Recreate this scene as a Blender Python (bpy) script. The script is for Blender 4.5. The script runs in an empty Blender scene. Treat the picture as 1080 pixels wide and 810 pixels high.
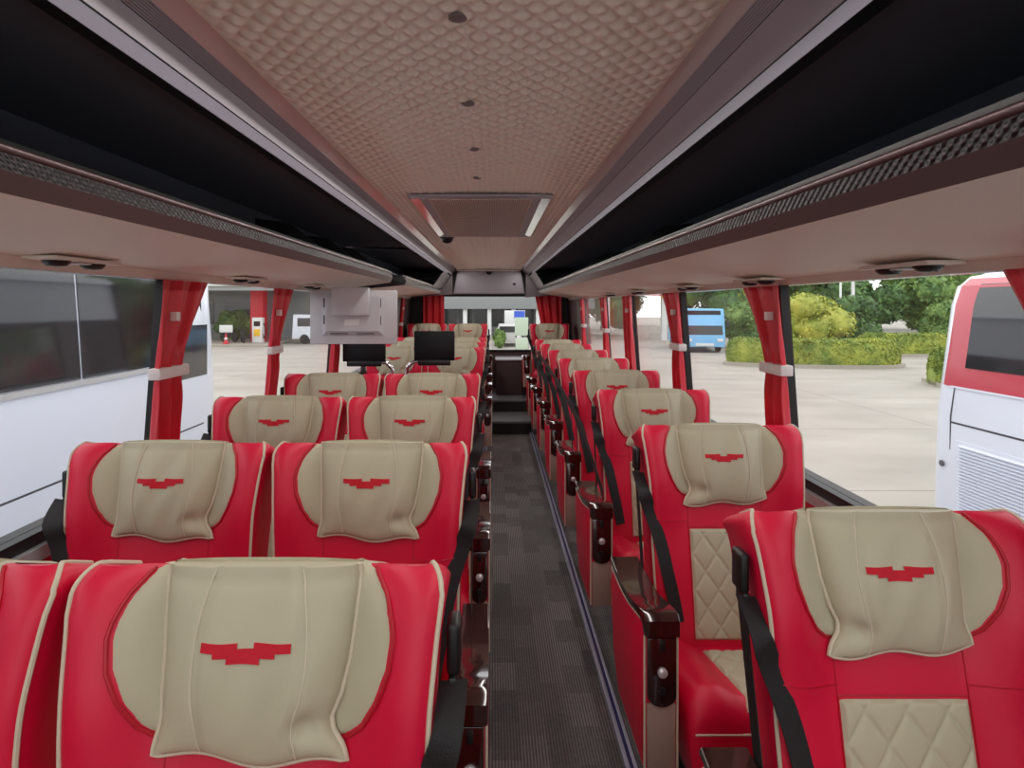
import bpy, bmesh, math, random
from mathutils import Vector, Matrix
PI = math.pi
SC = bpy.context.scene
COL = SC.collection
rnd = random.Random(7)

# ------------------------------------------------------------------ helpers
def lin(c):
    return tuple(((v/255)/12.92 if v/255 <= .04045 else ((v/255+.055)/1.055)**2.4) for v in c)

def smooth(a, b, t):
    t = max(0., min(1., (t-a)/(b-a)))
    return t*t*(3-2*t)

def interp(tab, t):
    if t <= tab[0][0]: return tab[0][1]
    for (a, va), (b, vb) in zip(tab, tab[1:]):
        if t <= b:
            k = (t-a)/(b-a)
            return va + (vb-va)*k
    return tab[-1][1]

def catmull(pts, n=6):
    P = [Vector(p) for p in pts]
    out = []
    for i in range(len(P)-1):
        p0, p1, p2, p3 = P[max(i-1, 0)], P[i], P[i+1], P[min(i+2, len(P)-1)]
        for k in range(n):
            t = k/n
            out.append(.5*((2*p1)+(p2-p0)*t+(2*p0-5*p1+4*p2-p3)*t*t+(3*p1-p0-3*p2+p3)*t**3))
    out.append(P[-1])
    return out

class MB:
    def __init__(s): s.v = []; s.f = []
    def add(s, vs, fs):
        b = len(s.v); s.v += [tuple(p) for p in vs]; s.f += [tuple(i+b for i in f) for f in fs]
    def box(s, x0, x1, y0, y1, z0, z1, bev=0., M=None, seg=2):
        bm = bmesh.new()
        vs = [bm.verts.new((x, y, z)) for x in (x0, x1) for y in (y0, y1) for z in (z0, z1)]
        for f in ((0,1,3,2),(4,6,7,5),(0,4,5,1),(2,3,7,6),(0,2,6,4),(1,5,7,3)): bm.faces.new([vs[i] for i in f])
        if bev > 0: bmesh.ops.bevel(bm, geom=bm.edges[:], offset=bev, segments=seg, affect='EDGES', profile=.5)
        if M is not None: bmesh.ops.transform(bm, matrix=M, verts=bm.verts)
        bm.verts.index_update()
        s.add([v.co for v in bm.verts], [[v.index for v in f.verts] for f in bm.faces]); bm.free()
        return s
    def prism(s, prof, a0, a1, axis='y', bev=0., seg=2):
        """polygon prof (2-D) swept along an axis. y: prof=(x,z); x: prof=(y,z); z: prof=(x,y)"""
        def P(p, a): return (p[0], a, p[1]) if axis == 'y' else ((a, p[0], p[1]) if axis == 'x' else (p[0], p[1], a))
        bm = bmesh.new(); n = len(prof)
        A = [bm.verts.new(P(p, a0)) for p in prof]; B = [bm.verts.new(P(p, a1)) for p in prof]
        bm.faces.new(A); bm.faces.new(B[::-1])
        for i in range(n): bm.faces.new((A[i], B[i], B[(i+1) % n], A[(i+1) % n]))
        if bev > 0:
            ed = [e for e in bm.edges if (e.verts[0] in A) == (e.verts[1] in A)]
            bmesh.ops.bevel(bm, geom=ed, offset=bev, segments=seg, affect='EDGES', profile=.5)
        bmesh.ops.recalc_face_normals(bm, faces=bm.faces)
        bm.verts.index_update()
        s.add([v.co for v in bm.verts], [[v.index for v in f.verts] for f in bm.faces]); bm.free()
        return s
    def grid(s, fn, nu, nv, flip=False):
        vs = [fn(i/nu, j/nv) for j in range(nv+1) for i in range(nu+1)]
        fs = []
        for j in range(nv):
            for i in range(nu):
                a = j*(nu+1)+i
                q = (a, a+1, a+nu+2, a+nu+1)
                fs.append(q[::-1] if flip else q)
        s.add(vs, fs); return s
    def loft(s, rings, cap0=True, cap1=True):
        n = len(rings[0]); vs = [p for r in rings for p in r]; fs = []
        for j in range(len(rings)-1):
            for i in range(n):
                k = (i+1) % n
                fs.append((j*n+i, j*n+k, (j+1)*n+k, (j+1)*n+i))
        if cap0: fs.append(tuple(range(n))[::-1])
        if cap1: fs.append(tuple((len(rings)-1)*n+i for i in range(n)))
        s.add(vs, fs); return s
    def tube(s, pts, r, n=6, closed=False):
        P = [Vector(p) for p in pts]; m = len(P); rings = []
        up = Vector((0.13, .21, 1))
        for i in range(m):
            if closed: t = P[(i+1) % m]-P[i-1]
            else: t = P[min(i+1, m-1)]-P[max(i-1, 0)]
            if t.length < 1e-9: t = Vector((0, 0, 1))
            t.normalize()
            if abs(t.dot(up.normalized())) > .97: up = Vector((1, .1, .1))
            a = t.cross(up).normalized(); b = t.cross(a).normalized(); up = -b if b.dot(up) < 0 else b
            up = a.cross(t)
            rr = r(i/(m-1)) if callable(r) else r
            rings.append([P[i]+(a*math.cos(2*PI*k/n)+up*math.sin(2*PI*k/n))*rr for k in range(n)])
        if closed: rings.append(rings[0])
        return s.loft(rings, not closed, not closed)
    def ribbon(s, pts, width, thick, side=Vector((1, 0, 0))):
        P = [Vector(p) for p in pts]; rings = []
        for i in range(len(P)):
            t = (P[min(i+1, len(P)-1)]-P[max(i-1, 0)]).normalized()
            w = (side-t*side.dot(t)).normalized(); nn = t.cross(w).normalized()
            rings.append([P[i]+w*width/2+nn*thick/2, P[i]-w*width/2+nn*thick/2, P[i]-w*width/2-nn*thick/2, P[i]+w*width/2-nn*thick/2])
        return s.loft(rings)
    def lathe(s, prof, n=24, M=None):
        """prof: (r,h) list, axis z, closed with caps"""
        rings = [[Vector((r*math.cos(2*PI*k/n), r*math.sin(2*PI*k/n), h)) for k in range(n)] for r, h in prof]
        if M is not None: rings = [[M @ p for p in r] for r in rings]
        return s.loft(rings)
    def build(s, name, mat, parent=None, ang=40, recalc=True):
        me = bpy.data.meshes.new(name); me.from_pydata(s.v, [], s.f)
        if recalc:
            bm = bmesh.new(); bm.from_mesh(me); bmesh.ops.recalc_face_normals(bm, faces=bm.faces); bm.to_mesh(me); bm.free()
        me.polygons.foreach_set('use_smooth', [True]*len(me.polygons))
        me.set_sharp_from_angle(angle=math.radians(ang))
        for m in (mat if isinstance(mat, (list, tuple)) else [mat]): me.materials.append(m)
        o = bpy.data.objects.new(name, me); COL.objects.link(o)
        if parent is not None: o.parent = parent
        return o

def tag(o, label=None, cat=None, group=None, kind=None):
    if label: o['label'] = label
    if cat: o['category'] = cat
    if group: o['group'] = group
    if kind: o['kind'] = kind
    return o
def empty(name, loc=(0, 0, 0), rz=0.):
    o = bpy.data.objects.new(name, None); COL.objects.link(o); o.location = loc; o.rotation_euler = (0, 0, rz)
    o.empty_display_size = .1
    return o
def children(o): return sorted([c for c in bpy.data.objects if c.parent == o], key=lambda c: c.name)
def copy_tree(o, parent=None):
    c = o.copy(); COL.objects.link(c)
    if parent is not None: c.parent = parent
    for ch in children(o): copy_tree(ch, c)
    return c
def struct(o): o['kind'] = 'structure'; return o

# ------------------------------------------------------------------ materials
def mat(name, col, rough=.5, metal=0., bump=0., bscale=200., coat=0., var=0., vscale=6., spec=.5, emit=None, sheen=0., trans=0.):
    m = bpy.data.materials.new(name); m.use_nodes = True
    nt = m.node_tree; b = nt.nodes['Principled BSDF']
    c = lin(col) if max(col) > 1 else col
    b.inputs['Base Color'].default_value = (*c, 1); b.inputs['Roughness'].default_value = rough
    b.inputs['Metallic'].default_value = metal; b.inputs['Coat Weight'].default_value = coat
    b.inputs['Coat Roughness'].default_value = .05; b.inputs['Specular IOR Level'].default_value = spec
    b.inputs['Sheen Weight'].default_value = sheen
    tc = nt.nodes.new('ShaderNodeTexCoord')
    if var > 0:
        n = nt.nodes.new('ShaderNodeTexNoise'); n.inputs['Scale'].default_value = vscale; n.inputs['Detail'].default_value = 5
        nt.links.new(tc.outputs['Object'], n.inputs['Vector'])
        r = nt.nodes.new('ShaderNodeMix'); r.data_type = 'RGBA'
        r.inputs[6].default_value = (*[v*(1-var) for v in c], 1); r.inputs[7].default_value = (*[min(1, v*(1+var)) for v in c], 1)
        nt.links.new(n.outputs['Fac'], r.inputs[0]); nt.links.new(r.outputs[2], b.inputs['Base Color'])
    if bump > 0:
        n = nt.nodes.new('ShaderNodeTexNoise'); n.inputs['Scale'].default_value = bscale; n.inputs['Detail'].default_value = 3
        nt.links.new(tc.outputs['Object'], n.inputs['Vector'])
        bp = nt.nodes.new('ShaderNodeBump'); bp.inputs['Strength'].default_value = bump; bp.inputs['Distance'].default_value = .002
        nt.links.new(n.outputs['Fac'], bp.inputs['Height']); nt.links.new(bp.outputs['Normal'], b.inputs['Normal'])
    if emit:
        b.inputs['Emission Color'].default_value = (*lin(emit[0]), 1); b.inputs['Emission Strength'].default_value = emit[1]
    return m

def glass_mat(name, tint, refl=1.0, rough=0.):
    m = bpy.data.materials.new(name); m.use_nodes = True; nt = m.node_tree
    nt.nodes.clear()
    out = nt.nodes.new('ShaderNodeOutputMaterial'); mx = nt.nodes.new('ShaderNodeMixShader')
    tr = nt.nodes.new('ShaderNodeBsdfTransparent'); gl = nt.nodes.new('ShaderNodeBsdfGlossy')
    geo = nt.nodes.new('ShaderNodeNewGeometry'); dt = nt.nodes.new('ShaderNodeVectorMath'); dt.operation = 'DOT_PRODUCT'
    nt.links.new(geo.outputs['Incoming'], dt.inputs[0]); nt.links.new(geo.outputs['Normal'], dt.inputs[1])
    def mth(op, a, b):
        n = nt.nodes.new('ShaderNodeMath'); n.operation = op
        for i, q in enumerate((a, b)):
            if hasattr(q, 'links'): nt.links.new(q, n.inputs[i])
            else: n.inputs[i].default_value = q
        return n.outputs[0]
    c = mth('SUBTRACT', 1., mth('ABSOLUTE', dt.outputs['Value'], 0.))
    k = mth('ADD', mth('MULTIPLY', mth('POWER', c, 5.), .92), .05)
    k = mth('MULTIPLY', mth('MULTIPLY', k, refl), mth('SUBTRACT', 1., geo.outputs['Backfacing']))
    nt.links.new(k, mx.inputs[0])
    nt.links.new(tr.outputs[0], mx.inputs[1]); nt.links.new(gl.outputs[0], mx.inputs[2]); nt.links.new(mx.outputs[0], out.inputs[0])
    return m

M = {}
M['red'] = mat('red_leather', (206, 12, 56), .42, bump=.12, bscale=700, var=.05, spec=.45)
M['beige'] = mat('beige_leather', (182, 177, 152), .48, bump=.12, bscale=700, var=.04, spec=.4)
M['piping'] = mat('piping_cream', (200, 190, 168), .5)
M['red_piping'] = mat('piping_red', (176, 8, 36), .45)
M['embroidery'] = mat('red_embroidery', (196, 10, 38), .75, bump=.5, bscale=900)
M['stitch'] = mat('beige_stitching', (204, 196, 176), .7)
M['brown'] = mat('brown_gloss_plastic', (44, 18, 16), .12, coat=.6, var=.3, vscale=9)
M['console_beige'] = mat('console_beige', (150, 128, 116), .5)
M['black_plastic'] = mat('black_plastic', (16, 16, 18), .4)
M['belt'] = mat('belt_webbing', (14, 14, 17), .6, bump=.5, bscale=400)
M['dark_metal'] = mat('dark_metal', (50, 50, 54), .45, metal=.7)
M['chrome'] = mat('chrome', (225, 225, 228), .15, metal=1.)
M['railtube'] = mat('rack_tube_dark_chrome', (86, 66, 68), .3, metal=.6)
M['button'] = mat('button_silver', (206, 206, 208), .3, metal=.5)
M['curtain'] = mat('curtain_satin', (200, 6, 34), .42, bump=.08, bscale=160, spec=.6, sheen=.15)
M['white_cloth'] = mat('white_cloth', (226, 220, 218), .7, bump=.3, bscale=300)
M['ceiling'] = mat('ceiling_vinyl', (236, 230, 215), .55, spec=.35, bump=.1, bscale=400)
M['rackbeige'] = mat('rack_panel_beige', (226, 220, 207), .6, spec=.3)
M['slat'] = mat('grille_slats', (200, 180, 170), .5)
M['rackgrey'] = mat('rack_grey_plastic', (112, 104, 108), .42)
M['fascia'] = mat('fascia_warm_grey', (146, 142, 150), .5)
M['lilac'] = mat('lip_silver', (128, 126, 138), .5)
M['maroon'] = mat('rack_maroon_grey', (84, 70, 72), .35)
M['racklining'] = mat('rack_lining_carpet', (86, 92, 100), .95, bump=.6, bscale=500, spec=.1)
M['rackdark'] = mat('rack_black_plastic', (12, 12, 13), .45)
M['stripglass'] = mat('light_strip_cover', (190, 176, 170), .18, coat=.4)
M['grey'] = mat('monitor_grey_plastic', (196, 196, 200), .5)
M['greydark'] = mat('slot_grey', (92, 92, 96), .6)
M['screen'] = mat('screen_black', (9, 10, 15), .5, spec=.3)
M['wallgrey'] = mat('side_wall_carpet', (92, 84, 84), .9, bump=.5, bscale=400)
M['pillar'] = mat('pillar_black', (13, 13, 15), .5)
M['pillargrey'] = mat('pillar_trim_grey', (104, 96, 96), .6)
M['silver'] = mat('sill_silver', (196, 204, 208), .3, metal=.3)
M['white_paint'] = mat('coach_white_paint', (224, 228, 238), .28, coat=.4)
M['white_trim'] = mat('coach_trim_silver', (186, 184, 182), .4)
M['seam'] = mat('panel_seam', (66, 66, 74), .7)
M['rubber'] = mat('tyre_rubber', (20, 20, 21), .8)
M['coachred'] = mat('coach_red_paint', (190, 44, 66), .3, coat=.4)
M['coachglass'] = mat('coach_dark_glass', (30, 34, 38), .06, spec=.9)
M['busblue'] = mat('bus_blue_paint', (120, 182, 226), .35)
M['bark'] = mat('bark', (84, 70, 56), .9)
M['concrete_kerb'] = mat('kerb_concrete', (160, 154, 142), .9, var=.1)
M['bldg'] = mat('building_grey', (136, 140, 140), .8, var=.08)
M['bldgwhite'] = mat('building_white', (214, 216, 214), .7)
M['bldgdark'] = mat('building_glass', (44, 54, 54), .15)
M['bldgred'] = mat('building_red', (196, 34, 46), .6)
M['bluesign'] = mat('sign_blue', (50, 90, 200), .5)
M['greensign'] = mat('sign_pale_green', (176, 192, 170), .6)
M['yellow'] = mat('sign_yellow', (226, 180, 40), .6)
M['green'] = mat('shrub_green', (52, 92, 40), .8)
M['glass'] = glass_mat('window_glass', (.72, .75, .74), 1.1)
M['glassg'] = glass_mat('rear_window_glass', (.54, .66, .60), 1.0)

def leaf_mat(name, col, col2):
    m = bpy.data.materials.new(name); m.use_nodes = True; nt = m.node_tree; b = nt.nodes['Principled BSDF']
    oi = nt.nodes.new('ShaderNodeTexCoord'); n = nt.nodes.new('ShaderNodeTexNoise'); n.inputs['Scale'].default_value = 1.2; n.inputs['Detail'].default_value = 6
    nt.links.new(oi.outputs['Object'], n.inputs['Vector'])
    r = nt.nodes.new('ShaderNodeValToRGB'); r.color_ramp.elements[0].position = .35; r.color_ramp.elements[1].position = .68
    r.color_ramp.elements[0].color = (*lin(col), 1); r.color_ramp.elements[1].color = (*lin(col2), 1)
    nt.links.new(n.outputs['Fac'], r.inputs[0]); nt.links.new(r.outputs[0], b.inputs['Base Color'])
    b.inputs['Roughness'].default_value = .6
    return m
M['leaf_hedge'] = leaf_mat('hedge_leaves', (98, 124, 46), (166, 174, 70))
M['leaf_dark'] = leaf_mat('dark_tree_leaves', (52, 84, 44), (96, 134, 66))
M['leaf_mid'] = leaf_mat('mid_tree_leaves', (76, 112, 54), (136, 164, 84))
M['leaf_yellow'] = leaf_mat('yellow_shrub_leaves', (118, 138, 46), (182, 182, 76))

def floor_mat():
    m = bpy.data.materials.new('floor_carpet_tiles'); m.use_nodes = True; nt = m.node_tree; b = nt.nodes['Principled BSDF']
    L = nt.links.new; N = nt.nodes.new
    tc = N('ShaderNodeTexCoord'); sp = N('ShaderNodeSeparateXYZ'); L(tc.outputs['Object'], sp.inputs[0])
    def math_(op, a, bv=None):
        n = N('ShaderNodeMath'); n.operation = op
        if hasattr(a, 'links'): L(a, n.inputs[0])
        else: n.inputs[0].default_value = a
        if bv is not None:
            if hasattr(bv, 'links'): L(bv, n.inputs[1])
            else: n.inputs[1].default_value = bv
        return n.outputs[0]
    # patches about 10 cm wide, cut in short lengths
    cx = math_('FLOOR', math_('MULTIPLY', sp.outputs[0], 10.5))
    cy = math_('FLOOR', math_('ADD', math_('MULTIPLY', sp.outputs[1], 5.5), math_('MULTIPLY', cx, .37)))
    cmb = N('ShaderNodeCombineXYZ'); L(cx, cmb.inputs[0]); L(cy, cmb.inputs[1])
    wn = N('ShaderNodeTexWhiteNoise'); wn.noise_dimensions = '2D'; L(cmb.outputs[0], wn.inputs['Vector'])
    stripe = math_('SINE', math_('MULTIPLY', sp.outputs[0], 2*PI*95))
    st = math_('ADD', math_('MULTIPLY', stripe, .5), .5)
    nz = N('ShaderNodeTexNoise'); nz.inputs['Scale'].default_value = 60; nz.inputs['Detail'].default_value = 4; L(tc.outputs['Object'], nz.inputs['Vector'])
    amp = math_('ADD', math_('MULTIPLY', wn.outputs['Value'], .55), .2)
    k = math_('ADD', math_('MULTIPLY', st, amp), math_('MULTIPLY', nz.outputs['Fac'], .35))
    rp = N('ShaderNodeValToRGB'); L(k, rp.inputs[0])
    rp.color_ramp.elements[0].color = (*lin((60, 58, 59)), 1); rp.color_ramp.elements[1].color = (*lin((130, 125, 123)), 1)
    rp.color_ramp.elements[0].position = .08; rp.color_ramp.elements[1].position = 1.
    L(rp.outputs[0], b.inputs['Base Color']); b.inputs['Roughness'].default_value = .9; b.inputs['Specular IOR Level'].default_value = .2
    bp = N('ShaderNodeBump'); bp.inputs['Strength'].default_value = .3; bp.inputs['Distance'].default_value = .003; L(k, bp.inputs['Height']); L(bp.outputs[0], b.inputs['Normal'])
    return m
M['floor'] = floor_mat()
M['floorstep'] = mat('step_vinyl', (96, 96, 98), .5, var=.1)
M['stepdark'] = mat('step_riser_dark', (28, 24, 24), .8)
M['boxmaroon'] = mat('rear_box_carpet', (66, 52, 52), .85)
M['navy'] = mat('stripe_navy', (34, 36, 86), .4)
M['stripe'] = mat('stripe_silver', (176, 182, 200), .3, metal=.4)

def ground_mat():
    m = bpy.data.materials.new('yard_concrete'); m.use_nodes = True; nt = m.node_tree; b = nt.nodes['Principled BSDF']
    L = nt.links.new; N = nt.nodes.new
    tc = N('ShaderNodeTexCoord')
    mp = N('ShaderNodeMapping'); mp.inputs['Scale'].default_value = (.4, .8, 1); L(tc.outputs['Object'], mp.inputs[0])
    n = N('ShaderNodeTexNoise'); n.inputs['Scale'].default_value = .9; n.inputs['Detail'].default_value = 8; L(mp.outputs[0], n.inputs['Vector'])
    r = N('ShaderNodeValToRGB'); r.color_ramp.elements[0].position = .3; r.color_ramp.elements[1].position = .72
    r.color_ramp.elements[0].color = (*lin((150, 145, 136)), 1); r.color_ramp.elements[1].color = (*lin((174, 168, 159)), 1)
    L(n.outputs['Fac'], r.inputs[0])
    br = N('ShaderNodeTexBrick'); br.inputs['Scale'].default_value = 1.; br.inputs['Brick Width'].default_value = 5.; br.inputs['Row Height'].default_value = 4.5
    br.inputs['Mortar Size'].default_value = .02; br.offset = 0
    br.inputs['Color1'].default_value = br.inputs['Color2'].default_value = (1, 1, 1, 1); br.inputs['Mortar'].default_value = (.62, .6, .58, 1)
    L(tc.outputs['Object'], br.inputs['Vector'])
    mx = N('ShaderNodeMix'); mx.data_type = 'RGBA'; mx.blend_type = 'MULTIPLY'; mx.inputs[0].default_value = 1
    L(r.outputs[0], mx.inputs[6]); L(br.outputs['Color'], mx.inputs[7]); L(mx.outputs[2], b.inputs['Base Color'])
    b.inputs['Roughness'].default_value = .85
    return m
M['ground'] = ground_mat()

def perf_mat():
    m = bpy.data.materials.new('perforated_rail'); m.use_nodes = True; nt = m.node_tree; b = nt.nodes['Principled BSDF']
    L = nt.links.new; N = nt.nodes.new
    tc = N('ShaderNodeTexCoord'); sp = N('ShaderNodeSeparateXYZ'); L(tc.outputs['Object'], sp.inputs[0])
    def w(o, k, ph=0.):
        a = N('ShaderNodeMath'); a.operation = 'MULTIPLY_ADD'; L(o, a.inputs[0]); a.inputs[1].default_value = k; a.inputs[2].default_value = ph
        s_ = N('ShaderNodeMath'); s_.operation = 'SINE'; L(a.outputs[0], s_.inputs[0]); return s_.outputs[0]
    mu = N('ShaderNodeMath'); mu.operation = 'MULTIPLY'; L(w(sp.outputs[1], 2*PI/.022), mu.inputs[0]); L(w(sp.outputs[2], 2*PI/.017), mu.inputs[1])
    rp = N('ShaderNodeValToRGB'); rp.color_ramp.elements[0].position = .55; rp.color_ramp.elements[1].position = .75
    rp.color_ramp.elements[0].color = (*lin((14, 8, 9)), 1); rp.color_ramp.elements[1].color = (*lin((58, 42, 44)), 1)
    L(mu.outputs[0], rp.inputs[0]); L(rp.outputs[0], b.inputs['Base Color'])
    b.inputs['Roughness'].default_value = .45; b.inputs['Specular IOR Level'].default_value = .3
    bp = N('ShaderNodeBump'); bp.inputs['Distance'].default_value = .004; bp.inputs['Strength'].default_value = .6; L(mu.outputs[0], bp.inputs['Height']); L(bp.outputs[0], b.inputs['Normal'])
    return m
M['perf'] = perf_mat()

# ------------------------------------------------------------------ camera
cam = bpy.data.cameras.new('camera'); co = bpy.data.objects.new('camera', cam); COL.objects.link(co)
co.location = (0, 0, 1.5); co.rotation_euler = (PI/2, 0, 0)
cam.sensor_width = 36; cam.lens = 36*640/1080; cam.shift_x = 20/1080; cam.shift_y = -83/1080; cam.clip_start = .02; cam.clip_end = 400
SC.camera = co

# ------------------------------------------------------------------ coach shell
Y0, Y1 = -2.2, 8.75
HC = 2.0
WZ = {-1: (.875, 1.592), 1: (.86, 1.575)}         # sill, window top
def wx(side, z):
    if side < 0: return -1.222 + (z-.875)*(.052/.717)
    return 1.128 - (z-.86)*(.05/.715)
def strip(side, z0, z1, t0, t1, y0, y1, mb=None):
    """slab following the leaning side wall; t = distance inward(+)/outward(-) from the wall face"""
    mb = mb or MB(); s = -side
    mb.prism([(wx(side, z0)+s*t0, z0), (wx(side, z0)+s*t1, z0), (wx(side, z1)+s*t1, z1), (wx(side, z1)+s*t0, z1)], y0, y1, 'y')
    return mb

struct(MB().box(-1.3, 1.2, Y0, 7.06, -.12, 0).build('floor', M['floor']))
struct(MB().box(-1.2, -.12, Y0, 7.0, 0.0005, .02).build('floor_platform', M['floor']))
# floor edge stripes
k = 0
def trim(mb, m, name=None):
    global k
    k += 1
    return struct(mb.build(name or f'trim_{k}', m))
for x0 in (.425, -.10):
    trim(MB().box(x0, x0+.014, Y0, 7.06, .0005 if x0 > 0 else .02, .023, .001), M['stripe'])
    trim(MB().box(x0+.014, x0+.026, Y0, 7.06, .0005 if x0 > 0 else .02, .0215), M['navy'])
    trim(MB().box(x0+.026, x0+.038, Y0, 7.06, .0005 if x0 > 0 else .02, .023, .001), M['stripe'])
# rear steps and raised floor
st = MB().box(-1.2, 1.1, 7.06, 7.7, -.1, .15, .004); struct(st.build('floor_step_lower', M['floorstep']))
st = MB().box(-1.2, 1.1, 7.7, Y1, -.1, .30, .004); struct(st.build('floor_step_upper', M['floorstep']))
trim(MB().box(-.0, .44, 7.052, 7.0595, 0.003, .128), M['stepdark'])
trim(MB().box(-.0, .44, 7.692, 7.6995, .153, .28), M['stepdark'])

# side walls: lower panel, sill trim, pillars, glass, header
pillars = {-1: [-1.4, -.25, .95, 2.17, 3.33, 4.53, 5.9, 7.55], 1: [-1.4, -.1, 1.06, 2.285, 3.49, 4.74, 5.88, 7.3]}
wn_i = 0
for side, nm in ((-1, 'left'), (1, 'right')):
    zs, zt = WZ[side]
    lo = MB(); strip(side, -1.0, zs-.05, -.06, 0, Y0, Y1, lo)
    struct(lo.build(f'wall_{nm}', [M['wallgrey']]))
    out = MB(); strip(side, -.95, zs-.06, -.075, -.0605, Y0, Y1, out); trim(out, M['white_paint'])
    trim(strip(side, zs-.05, zs-.012, -.06, .03, Y0, Y1), M['silver'])
    trim(strip(side, zs-.075, zs-.0505, .0005, .028, Y0, Y1), M['red'])
    trim(strip(side, zs-.012, zs+.022, -.06, .012, Y0, Y1), M['pillar'])
    up = MB(); strip(side, zt, 2.09, -.07, -.005, Y0, Y1, up); trim(up, M['white_paint'])
    P = pillars[side]
    for p in P[:-1]:
        trim(strip(side, zs+.022, zt, -.028, .005, p-.016, p+.016), M['pillar'])
    pe = P[-1]
    trim(strip(side, zs+.022, zt, -.06, .02, pe-.02, pe+.42), M['pillargrey'])
    trim(strip(side, zs+.022, zt, -.06, .015, pe+.42, Y1), M['pillar'])
    for a, b in zip([Y0]+P[:-1], P):
        wn_i += 1
        a2 = a+.016 if a != Y0 else a; b2 = b-.016 if b != pe else b-.02
        struct(strip(side, zs+.022, zt, -.022, -.017, a2+.001, b2-.001).build(f'window_{wn_i}', M['glass']))
struct(MB().prism([(-1.24, 2.09), (-1.1, 2.2), (-.6, 2.27), (.5, 2.27), (1.0, 2.2), (1.15, 2.09)], Y0-.02, Y1+.08, 'y').build('ceiling_roof_shell', M['white_paint']))

# quilted ceiling panel
CX0, CX1, CY1 = -.505, .388, 8.62
def ceil_fn(u, v):
    x = CX0+(CX1-CX0)*u; y = Y0+(CY1-Y0)*v
    a = .025
    p = (x/a+y/(a*1.15))*PI/2; q = (x/a-y/(a*1.15))*PI/2
    h = (abs(math.sin(p))*abs(math.sin(q)))**.75
    e = min(1, (x-CX0)/.02, (CX1-x)/.02)
    arch = .012*math.sin(PI*u)
    return (x, y, HC+arch-.011*h*max(0, e))
cb = MB().grid(ceil_fn, 160, 1500)
ceil_o = struct(cb.build('ceiling', M['ceiling'], ang=60, recalc=False))

# profiles beside the ceiling (x, z), both sides
PROF = {-1: [(-.505, .5), (-.544, .485), (-.569, .465), (-.578, .43), (-.591, .405)],
         1: [(.388, .5), (.417, .485), (.443, .465), (.4945, .43), (.504, .405)]}
RACK = {-1: dict(lip=(-.74, .245), chrome=(-.713, .225), perf=(-.704, .195), bs=(-.721, .165), be=(-1.165, .121), top=(-1.172, .092)),
         1: dict(lip=(.6235, .245), chrome=(.609, .225), perf=(.610, .195), bs=(.633, .165), be=(1.075, .1), top=(1.08, .075))}
def sheet(a, b, t, y0, y1, mb=None):
    """slab between two profile points, thickness t upward"""
    mb = mb or MB()
    (xa, za), (xb, zb) = a, b
    n = Vector((-(zb-za), xb-xa)); n.normalize()
    if n.y < 0: n = -n
    mb.prism([(xa, za), (xb, zb), (xb+n.x*t, zb+n.y*t), (xa+n.x*t, za+n.y*t)], y0, y1, 'y')
    return mb
def Z(p): return (p[0], p[1]+1.5)
for side in (-1, 1):
    pr = [Z(p) for p in PROF[side]]
    trim(sheet(pr[0], pr[1], .012, Y0, CY1), M['stripglass'])
    # ribbed strip
    rb = MB(); n = 7
    for i in range(n):
        a = Vector(pr[1]).lerp(Vector(pr[2]), i/n); b = Vector(pr[1]).lerp(Vector(pr[2]), (i+.62)/n)
        sheet(a, b, .012, Y0, CY1, rb)
    sheet((pr[1][0], pr[1][1]+.004), (pr[2][0], pr[2][1]+.004), .01, Y0, CY1, rb)
    trim(rb, M['fascia'])
    trim(sheet(pr[2], pr[3], .012, Y0, CY1), M['fascia'])
    a = Vector(pr[3]); b = Vector(pr[4]); c0 = a.lerp(b, .12)
    trim(sheet((a.x, a.y+.002), (c0.x, c0.y+.002), .01, Y0, 7.8), M['pillar'])
    trim(sheet(c0, b, .012, Y0, 7.8), M['lilac'])

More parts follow.
